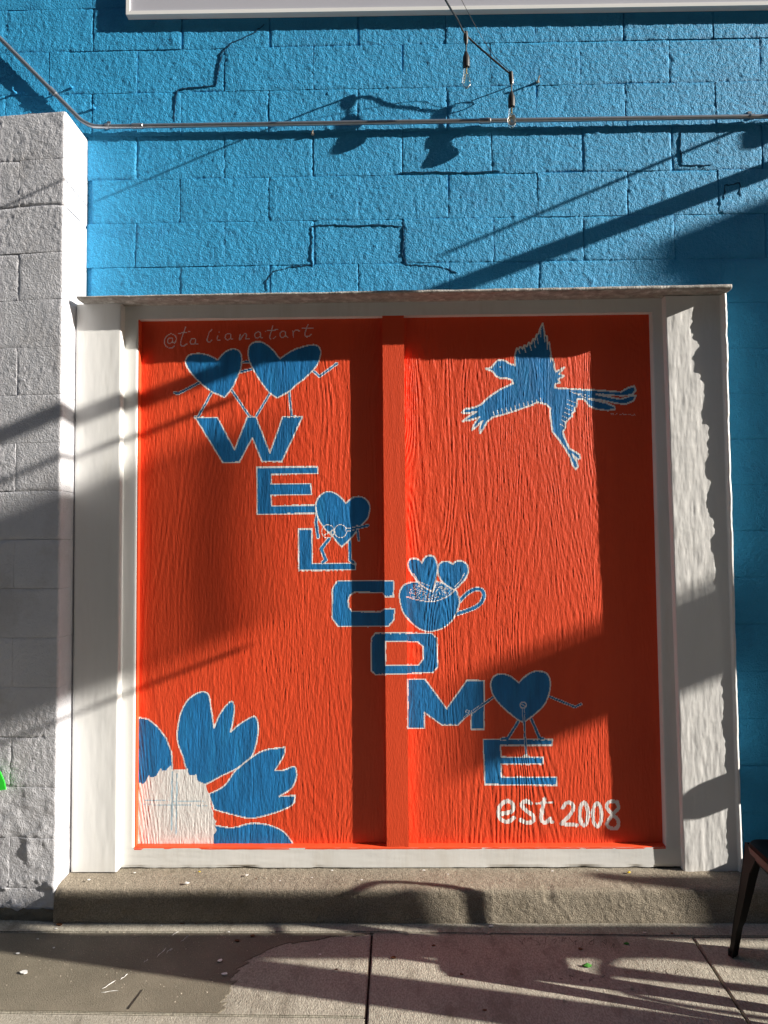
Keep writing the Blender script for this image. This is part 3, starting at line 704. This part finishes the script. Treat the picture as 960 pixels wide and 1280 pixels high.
miter([(SX0, .0008), (SX0+.0165, .018), (SX0+.0165, .86), (SX0, .877)], 'trim')
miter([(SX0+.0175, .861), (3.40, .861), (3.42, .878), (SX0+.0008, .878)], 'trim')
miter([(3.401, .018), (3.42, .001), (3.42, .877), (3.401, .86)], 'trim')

cond = thing('electrical_conduit', 'thin galvanised metal conduit crossing the blue wall', 'conduit', (0, -.02, 3.387))
YC = -.022
c0, c1 = onY(122, 158.5, YC), onY(960, 145.5, YC)
sl = (c1[2]-c0[2])/(c1[0]-c0[0])
d0 = onY(0, 48, YC); d1 = onY(100, 149, YC)
dirn = (d0-d1)/np.linalg.norm(d0-d1)
far = d1+dirn*1.4
path = [far] + [d1+dirn*(1.4*(1-k/6)) for k in range(1, 6)]
bend = smooth([d1+dirn*.05, d1, (d1*.6+c0*.4)+np.array([-.002, 0, -.006]), c0+np.array([-.012, 0, .002]), c0+np.array([.05, 0, .05*sl])], (), 6, False)
path += [p for p in bend] + [c0+np.array([x, 0, x*sl]) for x in np.linspace(.1, 4.6, 40)]
MB().tube(path, .0100, 12).build('tube', 'galvanised', cond, True)
def strap(x, tiny=False):
    z = c0[2]+(x-c0[0])*sl
    b = MB(); b.tube([(x-.008, YC, z), (x+.008, YC, z)], .0130, 12); b.box(x-.008, x+.008, -.006, -.001, z-.001, z+.034)
    b.tube([(x, -.005, z+.022), (x, -.011, z+.022)], .005, 8); return b.build('strap', 'galvanised', cond, True)
for px in (134, 940): strap(onY(px, 155, YC)[0])
strap(2.7)
for px in (172, 606):
    x = onY(px, 155, YC)[0]; z = c0[2]+(x-c0[0])*sl
    MB().tube([(x-.026, YC, z-.026*sl), (x-.024, YC, z-.024*sl), (x+.024, YC, z+.024*sl), (x+.026, YC, z+.026*sl)], [.0105, .0128, .0128, .0105], 12).build('coupling', 'galvanised', cond, True)
p_, t_ = d1+dirn*.18, np.array([-dirn[2], 0, dirn[0]])
MB().tube([p_-dirn*.02, p_+dirn*.02], .0130, 12).build('coupling', 'galvanised', cond, True)

def bulb_set(root, node, drop=.205, lean=(0, 0, 0)):
    n = np.array(node); x, y, z = n
    b = MB(); b.tube([(x, y, z+.010), (x+.001, y, z-.02), (x+.002, y, z-.045)], [.009, .011, .006], 10); b.tube([(x+.002, y, z-.04), (x+.001, y, z-.085)], .0035, 8)
    b.build('pigtail', 'black_cable', root, True)
    s = MB().lathe((x+.001, y, z-.152), [(.010, 0), (.0150, .004), (.0158, .03), (.0145, .05), (.009, .066), (.005, .075)], 16).build('socket', 'black_cable', root, True)
    bl = MB().lathe((x+.001, y, z-.152), [(.010, .002), (.012, -.012), (.0145, -.030), (.0185, -.052), (.0195, -.066), (.0175, -.078), (.011, -.087), (.003, -.090)], 18).build('bulb', 'clear_glass', root, True)
    f = MB(); zz = z-.152
    f.tube([(x+.001, y, zz), (x+.001, y, zz-.03)], .0022, 6)
    for a in range(6):
        c, s_ = math.cos(a*math.pi/3)*.0085, math.sin(a*math.pi/3)*.0085
        f.tube([(x+.001+c*.5, y+s_*.5, zz-.028), (x+.001+c, y+s_, zz-.062)], .0006, 4)
    f.build('filament', 'brass', bl)
def put(u, v, y): return onY(u, v, y)
hook_pt = onY(674, 102, -.012)
n2 = put(638.5, 93, -.072); n1 = put(582, 43, -.122); top = put(557, 0, -.40); up1 = put(515, -80, -.80)
sl1 = thing('string_light', 'black string light cable with two clear bulbs hung below the sign', 'string light', (float(n2[0]), -.1, float(n2[2])))
cab = smooth([n2+np.array([.004, .012, .004]), n2, n1*.5+n2*.5+np.array([0, 0, -.004]), n1, put(571, 23, -.24), top, up1, put(440, -200, -1.5)], (), 8, False)
MB().tube(cab, .0042, 8).build('cable', 'black_cable', sl1, True)
gw = smooth([n2+np.array([.008, .005, .006]), put(612, 62, -.105), put(577, 0, -.30), put(540, -80, -.75)], (), 5, False)
MB().tube(gw, .0012, 6).build('guide_wire', 'black_cable', sl1)
bulb_set(sl1, n2); bulb_set(sl1, n1)
tie = MB(); tie.tube(smooth([n2+np.array([.002, .004, .012]), n2+np.array([.012, .02, .004]), n2+np.array([.014, .03, -.022]), n2+np.array([.006, .018, -.032]), n2+np.array([0, .002, -.02])], (), 4, False), .0022, 6)
tie.tube([n2+np.array([.012, .028, -.004]), (n2[0]+.016, .002, n2[2]-.006)], .0025, 6)
tie.build('wall_hook', 'galvanised', sl1, True)

# small rusty anchors left in the wall
for (u, v, lb) in ((672, 103, 'small rusty wall anchor to the right of the hanging bulbs'), (20, 117, 'bent painted anchor below the sloping conduit, above the pilaster'), (90, 110, 'painted-over wall anchor beside the sloping conduit'), (118, 136, 'painted-over wall anchor just above the conduit bend'), (391, 168, 'rusty screw stub just under the conduit')):
    p = onY(u, v, 0)
    a = thing('wall_anchor', lb, 'anchor', (float(p[0]), 0, float(p[2])), 'anchors left in the blue wall')
    mt = 'blue_paint' if 'painted' in lb else 'pebble'
    MB().lathe((p[0], -.004, p[2]-.004), [(.006, 0), (.008, .003), (.006, .009)], 8).build('stub', mt, a)
    L = .030 if u in (20, 672, 90) else .014
    MB().tube([(p[0], .006, p[2]), (p[0]-.001, -L, p[2]+.002), (p[0]+.003, -L-.004, p[2]+.010)], .0035, 6).build('shank', mt, a)

# ================================================================== chair, table and unseen shade casters further along the pavement
def copy_tree(o, loc, rz, label, group=None):
    r = o.copy(); COL.objects.link(r); r.location = loc; r.rotation_euler = (0, 0, rz); r['label'] = label
    if group: r['group'] = group
    for ch in o.children:
        c = ch.copy(); COL.objects.link(c); c.parent = r
    return r
def make_chair(label):
    t = thing('metal_chair', label, 'chair', (0, 0, 0), 'black metal cafe chairs')
    zs = .43; w2 = .165
    def plate(hx, z, n=6, r=.05):
        pts = []
        for cx, cy, a0 in ((hx-r, hx-r, 0), (-hx+r, hx-r, 90), (-hx+r, -hx+r, 180), (hx-r, -hx+r, 270)):
            for k in range(n+1):
                a = math.radians(a0+90*k/n); pts.append((cx+r*math.cos(a), cy+r*math.sin(a), z))
        return pts
    b = MB(); rings = [plate(w2+.002, zs-.052), plate(w2+.006, zs-.006), plate(w2+.003, zs), plate(w2-.012, zs-.001), plate(w2-.03, zs-.009), plate(.02, zs-.012, r=.015)]
    R_ = [[b.bm.verts.new(p) for p in r] for r in rings]
    for q, q2 in zip(R_, R_[1:]):
        for k in range(len(q)): b.bm.faces.new((q[k], q[(k+1) % len(q)], q2[(k+1) % len(q)], q2[k]))
    b.bm.faces.new(R_[-1])
    b.build('seat', 'black_metal', t, True)
    b = MB(); q, q2 = ([b.bm.verts.new(p) for p in plate(hw, zz)] for hw, zz in ((w2+.0075, zs-.040), (w2+.0085, zs-.012)))  # dark red colour stands in for the door's reflection on the gloss
    q, q2 = list(q), list(q2)
    for k in range(len(q)): b.bm.faces.new((q[k], q[(k+1) % len(q)], q2[(k+1) % len(q)], q2[k]))
    tag(b.build('seat_reflection', 'red_reflection', t, True), 'dark red door reflection painted round the seat edge')
    for sx in (-1, 1):
        for sy in (-1, 1):
            l = MB(); prev = None
            # angle-section leg: two flanges that narrow towards the foot
            for fl in (0, 1):
                secs = []
                for z, cxy, wd in ((zs-.012, w2+.006, .10), (zs-.05, w2+.009, .088), (zs-.10, w2+.014, .060), (zs-.20, w2+.026, .050), (.13, w2+.040, .042), (.105, w2+.043, .034), (.0, w2+.055, .030)):
                    o_ = np.array([sx*cxy, sy*cxy, z]); d = np.array([-sx*wd, 0, 0]) if fl == 0 else np.array([0, -sy*wd, 0])
                    nrm = np.array([0, -sy*.005, 0]) if fl == 0 else np.array([-sx*.005, 0, 0])
                    secs.append([o_, o_+d, o_+d+nrm, o_+nrm])
                for q, q2 in zip(secs, secs[1:]): l.hull8(q, q2)
            l.tube([(sx*(w2+.047), sy*(w2+.047), .0), (sx*(w2+.047), sy*(w2+.047), .02)], .014, 8)
            l.build('leg', 'black_metal', t)
    # hooped back rising from the rear legs (rear = +x)
    hp = [(w2+.006, -w2+.01, zs-.03), (w2+.03, -w2+.005, zs+.14), (w2+.06, -w2+.01, zs+.30), (w2+.075, -w2+.04, zs+.375), (w2+.085, -w2+.10, zs+.405), (w2+.088, 0, zs+.412),
          (w2+.085, w2-.10, zs+.405), (w2+.075, w2-.04, zs+.375), (w2+.06, w2-.01, zs+.30), (w2+.03, w2-.005, zs+.14), (w2+.006, w2-.01, zs-.03)]
    MB().tube(smooth(hp, (), 6, False), .0125, 10).build('back_hoop', 'black_metal', t, True)
    s = MB(); pts = [(w2-.01, zs-.01, .04), (w2+.022, zs+.13, .028), (w2+.052, zs+.27, .026), (w2+.082, zs+.40, .035)]
    for (xa, za, wa), (xb, zb, wb) in zip(pts, pts[1:]):
        s.hull8([(xa, -wa, za), (xa, wa, za), (xa+.004, wa, za), (xa+.004, -wa, za)], [(xb, -wb, zb), (xb, wb, zb), (xb+.004, wb, zb), (xb+.004, -wb, zb)])
    s.build('back_splat', 'black_metal', t)
    return t
foot = onZ(917, 1195)
ch = make_chair('glossy black metal chair standing beside the right end of the door frame')
ca = math.radians(-2.5); ch.rotation_euler = (0, 0, ca)
ch.location = (float(foot[0])+.208*math.cos(ca)+.208*math.sin(ca), float(foot[1])+.208*math.sin(ca)-.208*math.cos(ca), 0.0)
copy_tree(ch, (2.62, -1.02, 0), math.radians(-14), 'glossy black metal chair pushed up to the round cafe table', 'black metal cafe chairs')
tb = thing('cafe_table', 'round black cafe table on a single column near the wall', 'table', (3.35, -.42, 0))
MB().lathe((3.35, -.42, 0), [(.20, 0), (.21, .012), (.06, .03), (.03, .05), (.025, .70), (.06, .715)], 24).build('column', 'black_metal', tb, True)
MB().lathe((3.35, -.42, 0), [(.29, .716), (.30, .722), (.30, .742), (.295, .747)], 40).build('table_top', 'black_metal', tb, True)

# unseen low-backed stool, added to cast the rounded shadow on the right jamb
YS = -.30
stl = thing('shade_stool', 'unseen low-backed wooden stool added past the door frame to shade the jamb', 'stool', (2.02, -.17, 0))
for x in (1.88, 2.14):
    for y in (-.29, -.06): MB().hull8([(x-.016, y-.016, 0), (x+.016, y-.016, 0), (x+.016, y+.016, 0), (x-.016, y+.016, 0)], [(x-.02, y-.02, .335), (x+.02, y-.02, .335), (x+.02, y+.02, .335), (x-.02, y+.02, .335)]).build('leg', 'timber', stl)
MB().box(1.85, 2.17, -.315, -.03, .335, .365, .008).build('seat', 'timber', stl)
for y in (-.24, -.09): MB().box(2.125, 2.155, y-.015, y+.015, .365, .72, .003).build('back_post', 'timber', stl)
bk = MB(); R_ = .068; zc_ = sun_at(.80, .245, 2.11)[1]; ye = sun_at(.735, .245, 2.11)[0]
out_ = [(ye+R_*.45-R_*.45*math.cos(math.radians(a)), zc_+R_*math.sin(math.radians(a))) for a in range(-90, 91, 15)] + [(-.012, zc_+R_), (-.012, zc_-R_)]
fa = [bk.bm.verts.new((2.10, y, z)) for y, z in out_]; fb_ = [bk.bm.verts.new((2.123, y, z)) for y, z in out_]
bk.bm.faces.new(fa); bk.bm.faces.new(fb_[::-1])
for i in range(len(fa)): bk.bm.faces.new((fa[i], fa[(i+1) % len(fa)], fb_[(i+1) % len(fa)], fb_[i]))
bk.build('backrest', 'timber', stl)

# neighbouring building that shades the right-hand part of the wall
BX = 8.0
p_edge, q_edge = pq(822, 300, 0)
by, bz = sun_at(p_edge, q_edge, BX)
nb = thing('brick_building', 'brick corner building projecting onto the pavement beyond the cafe table', 'building', (BX+3, by/2, 0))
MB().box(BX, BX+6, by, .0, 0, bz-.18).build('wall', 'brick_far', nb)
MB().box(BX-.0, BX+6.1, by-.02, .0, bz-.178, bz, .01).build('cornice', 'stone_trim', nb)
for x in (BX+.9, BX+2.7, BX+4.5):
    for z0_, z1_ in ((1.0, 2.6), (3.5, 4.9)):
        wn = MB().box(x, x+.95, by-.025, by-.001, z0_, z1_).build('window', 'stone_trim', nb)
        MB().box(x+.08, x+.87, by-.032, by-.026, z0_+.08, z1_-.08).build('pane', 'window_glass', wn)
# unseen board added on its corner to shade a band of the right panel
yb0, zb0 = sun_at(*pq(575, 918, Y_PANEL), BX+.3); yb1, zb1 = sun_at(*pq(770, 780, Y_PANEL), BX+.3)
bs = thing('shade_board', 'unseen dark board added on the brick building corner for its shade', 'sign', (BX+.3, (yb0+by)/2, zb0))
zc0 = sun_at(*pq(700, 922, Y_PANEL), BX+.3)[1]; zc1 = sun_at(*pq(700, 806, Y_PANEL), BX+.3)[1]
MB().box(BX+.28, BX+.32, yb0, by-.03, zc0, zc1, .006).build('board', 'canvas', bs)
MB().tube([(BX+.3, yb0, zc1+.03), (BX+.3, by-.001, zc1+.03)], .014, 8).build('bracket', 'black_metal', bs)
# unseen frame, added so its rails throw the slanting bars of shade
FXo = 2.6
fr_ = thing('shade_frame', 'unseen timber frame added beside the cafe table to cast bars of shade', 'canopy', (FXo, -1.2, 0))
def rail(pts, h, wd, name, x=FXo, ext=0.0):
    """pts: (px,py,plane) samples of a shade line -> one straight level-ish rail across the pavement"""
    yz = np.array([sun_at(*pq(*p), x) for p in pts]); k, c = np.polyfit(yz[:, 0], yz[:, 1], 1)
    y0, y1 = yz[:, 0].min()-ext, yz[:, 0].max()+ext
    b = MB(); f = lambda y: k*y+c
    q = lambda y: [(x-wd/2, y, f(y)-h/2), (x+wd/2, y, f(y)-h/2), (x+wd/2, y, f(y)+h/2), (x-wd/2, y, f(y)+h/2)]
    b.hull8(q(y0), q(y1)); return b.build(name, 'timber', fr_), f
_, fb = rail([(960, 221, 0), (532, 358, 0), (295, 455, Y_PANEL), (178, 505, Y_PANEL), (100, 520, Y_JAMB), (0, 545, Y_PIL)], .060, .055, 'beam', ext=.12)
rail([(920, 162, 0), (730, 245, 0), (570, 310, 0)], .012, .012, 'rod', ext=.02)
rail([(177, 541, Y_PANEL), (260, 513, Y_PANEL), (100, 570, Y_JAMB), (0, 601, Y_PIL)], .020, .02, 'rod', ext=.03)
rail([(172, 864, Y_PANEL), (310, 806, Y_PANEL), (100, 890, Y_JAMB), (0, 930, Y_PIL)], .016, .016, 'rod', ext=.0)
yp_ = sun_at(-2.95, 1, FXo)[0]
ya_, za_ = sun_at(*pq(931, 178, 0), FXo)
MB().box(FXo-.03, FXo+.03, ya_, ya_+.06, za_-.035, za_+.035).build('bracket', 'timber', fr_)
MB().box(FXo-.05, FXo+.05, yp_-.05, yp_+.05, 0, fb(yp_)+.05, .004).build('post', 'timber', fr_)
# unseen cloth on a pole, added to cast the soft shade at left
BNX = 11.0
yA = sun_at(*pq(318, 700, Y_PANEL), BNX)[0]; yBn = sun_at(-2.9, 1, BNX)[0]
zT = np.mean([sun_at(*pq(*p), BNX)[1] for p in ((177, 580, Y_PANEL), (260, 556, Y_PANEL), (100, 607, Y_JAMB), (0, 637, Y_PIL))])
zB = np.mean([sun_at(*pq(*p), BNX)[1] for p in ((172, 850, Y_PANEL), (310, 796, Y_PANEL), (97, 868, Y_JAMB), (0, 900, Y_PIL))])
bn = thing('shade_banner', 'unseen dark cloth on a kerbside pole, added to shade the left panel', 'banner', (BNX, yBn, 0))
yM0, yM1 = sun_at(-1.31, 1, BNX)[0], sun_at(-1.13, 1, BNX)[0]
for ya0, ya1 in ((yBn, yM0), (yM1, yA)):
    ys_, zs_ = np.meshgrid(np.linspace(ya0, ya1, 16), np.linspace(zB, zT, 24))
    grid_obj('cloth', np.stack([BNX+.03*np.sin(zs_*6)*(ys_-yBn), ys_, zs_], -1), bn, ('canvas',))
MB().tube([(BNX, yBn-.06, 0), (BNX, yBn-.06, zT+.25)], .04, 12).build('pole', 'black_metal', bn, True)
for z in (zT, zB): MB().tube([(BNX, yBn-.06, z), (BNX, yA, z)], .012, 8).build('arm', 'black_metal', bn)
OY = -8.6
ob = thing('opposite_building', 'tall dark stone building across the street from the doors', 'building', (0, OY-2, -.13))  # unseen; made tall, close and dark to hold back skylight on the wall
MB().box(-30, 26, OY-6, OY, -.13, 13.0).build('wall', 'dark_stone', ob)
MB().box(-30.1, 26.1, OY-6.1, OY+.12, 13.0, 13.4, .02).build('cornice', 'dark_stone', ob)
for i in range(13):
    for z in (1.0, 4.4, 7.8):
        x = -28+i*4.1
        wn = MB().box(x, x+1.8, OY+.001, OY+.07, z, z+2.0).build('window', 'dark_stone', ob); MB().box(x+.1, x+1.7, OY+.071, OY+.08, z+.1, z+1.9).build('pane', 'window_glass', wn)
RY = -1.25
rl = thing('shade_barrier', 'unseen timber and canvas barrier added to shade the step and pavement', 'barrier', (3.1, RY, 0))  # added out of view; its panels shade riser and pavement and cut bounce
def zq(q): return q - SB*RY
for x in (2.05, 4.3, 5.6, 7.0): MB().box(x-.03, x+.03, RY-.03, RY+.03, 0, zq(-.30 if x < 5.5 else -.08), .004).build('post', 'timber', rl)
MB().box(2.09, 4.26, RY-.02, RY+.02, zq(-.43), zq(-.31), .003).build('top_rail', 'timber', rl)
for x0, x1, q0, q1 in ((2.09, 4.26, -.84, -.56), (4.34, 5.56, -.62, -.45), (4.34, 5.56, -1.95, -.73), (5.64, 6.96, -.60, -.10), (5.64, 6.96, -1.95, -.73)):
    MB().box(x0, x1, RY-.008, RY+.008, zq(q0), zq(q1), .002).build('canvas_panel', 'canvas', rl)

# ================================================================== litter
def where(u, v):
    if v < 1120:
        return ('on the step beside the pilaster' if u < 130 else 'on the step below the flower mural' if u < 275 else 'on the step below the plain orange panel' if u < 440 else
                'on the step below the centre post' if u < 520 else 'on the step below the est. 2008 panel')
    return ('on the dark cement skim' if u < 300 and v > 1168 else 'at the foot of the step by the pilaster' if u < 180 else 'at the foot of the step below the flower mural' if u < 300 else
            'along the edge of the dark skim' if u < 465 else 'on the middle slab near the step' if v < 1190 else 'on the middle slab away from the step')
def chip(kind, u, v, size, label, z=0.002, onstep=False):
    p = onZ(u, v, z)
    if kind in ('chip', 'leaf'):
        size *= .85
        label = ('tiny ' if size < .0065 else 'small ' if size < .0095 else 'larger ')+('white paint flake ' if kind == 'chip' else 'dry brown leaf ')+where(u, v)
    r = random.Random(int(u*7+v)); n = 7; bm = bmesh.new()
    a0 = r.random()*6; el = r.uniform(.45, .9)
    top_ = []
    for k in range(n):
        a = a0+k*2*math.pi/n; rr = size*(.7+.5*r.random())
        top_.append(bm.verts.new((rr*math.cos(a), el*rr*math.sin(a), size*(.12+.22*r.random() if kind != 'pebble' else .2))))
    bot = [bm.verts.new((t.co.x*.92, t.co.y*.92, 0)) for t in top_]
    c = bm.verts.new((0, 0, size*(.1 if kind == 'leaf' else .3 if kind == 'chip' else .75)))
    for k in range(n):
        bm.faces.new((top_[k], top_[(k+1) % n], c)); bm.faces.new((bot[k], bot[(k+1) % n], top_[(k+1) % n], top_[k]))
    bm.faces.new(bot[::-1])
    nm = {'leaf': 'dry_leaf', 'chip': 'paint_flake', 'pebble': 'pebble', 'green': 'green_leaf', 'yellow': 'paint_flake'}[kind]
    mt = {'leaf': 'leaf_brown', 'chip': 'paint_chip', 'pebble': 'pebble', 'green': 'leaf_green', 'yellow': 'yellow_chip'}[kind]
    me = bpy.data.meshes.new(nm); bm.to_mesh(me); bm.free()
    o = link(nm, me, None, (mt,)); o.location = (float(p[0]), float(p[1]), z+.0004)
    tag(o, label, {'leaf': 'leaf', 'green': 'leaf', 'pebble': 'stone'}.get(kind, 'paint flake'), {'leaf': 'dry leaves on the pavement', 'chip': 'white paint flakes lying about'}.get(kind))
    return o
zs1 = Z_STEP+.0035
for u, v, s in ((111, 1100, .009), (168, 1091, .007), (234, 1104, .012), (308, 1094, .009), (350, 1101, .005), (452, 1100, .006), (530, 1088, .007), (690, 1089, .007), (746, 1088, .006), (560, 1093, .006), (390, 1097, .005), (415, 1088, .006)):
    chip('chip', u, v, s, 'small white paint flake on the step', zs1)
for u, v, s in ((22, 1192, .010), (30, 1216, .018), (70, 1161, .009), (275, 1201, .013), (281, 1218, .014), (202, 1157, .006), (614, 1158, .013), (541, 1151, .009), (806, 1166, .009), (47, 1174, .007), (67, 1185, .006), (286, 1165, .006), (400, 1193, .006)):
    chip('chip', u, v, s, 'white paint flake lying on the pavement', .003)
for u, v, s in ((75, 1156, .016), (228, 1154, .013), (245, 1154, .010), (316, 1170, .012), (297, 1176, .012), (492, 1197, .012), (542, 1182, .009), (577, 1218, .008), (420, 1212, .007), (606, 1263, .010), (725, 1186, .011), (840, 1167, .008), (320, 1099, .006)):
    chip('leaf', u, v, s, 'small dry brown leaf lying on the ground', .003 if v > 1120 else zs1)
chip('green', 734, 1208, .017, 'fresh green leaf on the sunlit slab'); chip('green', 783, 1180, .010, 'small green leaf near the step')
chip('yellow', 786, 1091, .009, 'tiny yellow flake on the step under the frame', zs1); chip('yellow', 249, 1090, .006, 'yellow speck on the step below the flower', zs1)
for u, v, s, lb in ((610, 1167, .010, 'pale pebble near the foot of the step'), (508, 1167, .008, 'pale pebble by the slab joint'), (789, 1235, .008, 'pebble on the slab by the chair'), (705, 1251, .007, 'brown pebble on the sunlit slab')):
    chip('pebble', u, v, s, lb, .003)
# scattered grit nobody could count
rg = np.random.default_rng(3); bmv, bmf = [], []
for k in range(2600):
    onst = k % 4 == 0
    x = rg.uniform(-1.38, 1.6); y, z = (rg.uniform(-.19, -.07), Z_STEP-.001) if onst else (-.26-abs(rg.normal(0, .22)), .0008)
    s = rg.uniform(.0008, .0026)*(1 if rg.random() < .93 else 1.6); a = rg.uniform(0, 6.28); i0 = len(bmv)
    for q in range(4): bmv.append((x+s*math.cos(a+q*1.57)*rg.uniform(.6, 1.2), y+s*math.sin(a+q*1.57)*rg.uniform(.6, 1.2), z))
    bmv.append((x, y, z+s*1.0)); bmf += [(i0+q, i0+(q+1) % 4, i0+4) for q in range(4)]
me = bpy.data.meshes.new('grit'); me.from_pydata(bmv, [], bmf)
go = link('grit', me, None, ('pebble',)); tag(go, 'fine grit scattered over step and pavement', 'grit', kind='stuff')
# hand-scratched marks in the concrete
mat('scratch', (0.17, 0.145, 0.115), .95, .1, .2, 30)
sc_ = MB(); rr = random.Random(5)
for (u0, u1, v0, n) in ((652, 715, 1175, 7), (716, 768, 1180, 5), (690, 750, 1222, 6), (785, 845, 1216, 6)):
    for k in range(n):
        u = u0+(u1-u0)*k/(n-1)+rr.uniform(-2, 2); v = v0+rr.uniform(-3, 3)
        pts = smooth([onZ(u+rr.uniform(-4, 4), v+rr.uniform(-4, 4))[:2] for _ in range(rr.randint(3, 5))], (), 4, False)
        sc_.tube([(p[0], p[1], .0009) for p in pts], .0011, 4)
sc_.build('scratched_marks', 'scratch', side)
for (u, v, du, dv) in ((196, 1197, 12, -11), (208, 1192, 7, -6), (128, 1237, 16, -11), (150, 1226, 10, -8), (126, 1242, 22, -3), (212, 1189, 4, -3), (180, 1204, 5, -4), (135, 1232, 6, -3), (215, 1170, 9, -5), (225, 1178, 12, -8)):
    b = MB(); b.tube([(*onZ(u+du*t_+rr.uniform(-.7, .7), v+dv*t_+rr.uniform(-.7, .7))[:2], .0026) for t_ in (0, .25, .5, .75, 1)], [.0003, .0011, .0006, .0013, .0003], 5); b.build('paint_smear', 'paint_chip', side)
# green painted mark at the edge of the pilaster
mk = MB(); q = [onY(u, v, Y_PIL-.0045) for u, v in ((-14, 990), (7, 987), (5, 977), (0, 965), (-14, 960))]
f1 = [mk.bm.verts.new(p) for p in q]; f2 = [mk.bm.verts.new(p+np.array([0, .006, 0])) for p in q]
mk.bm.faces.new(f1); mk.bm.faces.new(f2[::-1])
for i in range(5): mk.bm.faces.new((f1[i], f1[(i+1) % 5], f2[(i+1) % 5], f2[i]))
o = mk.build('painted_mark', 'green_paint', pil)
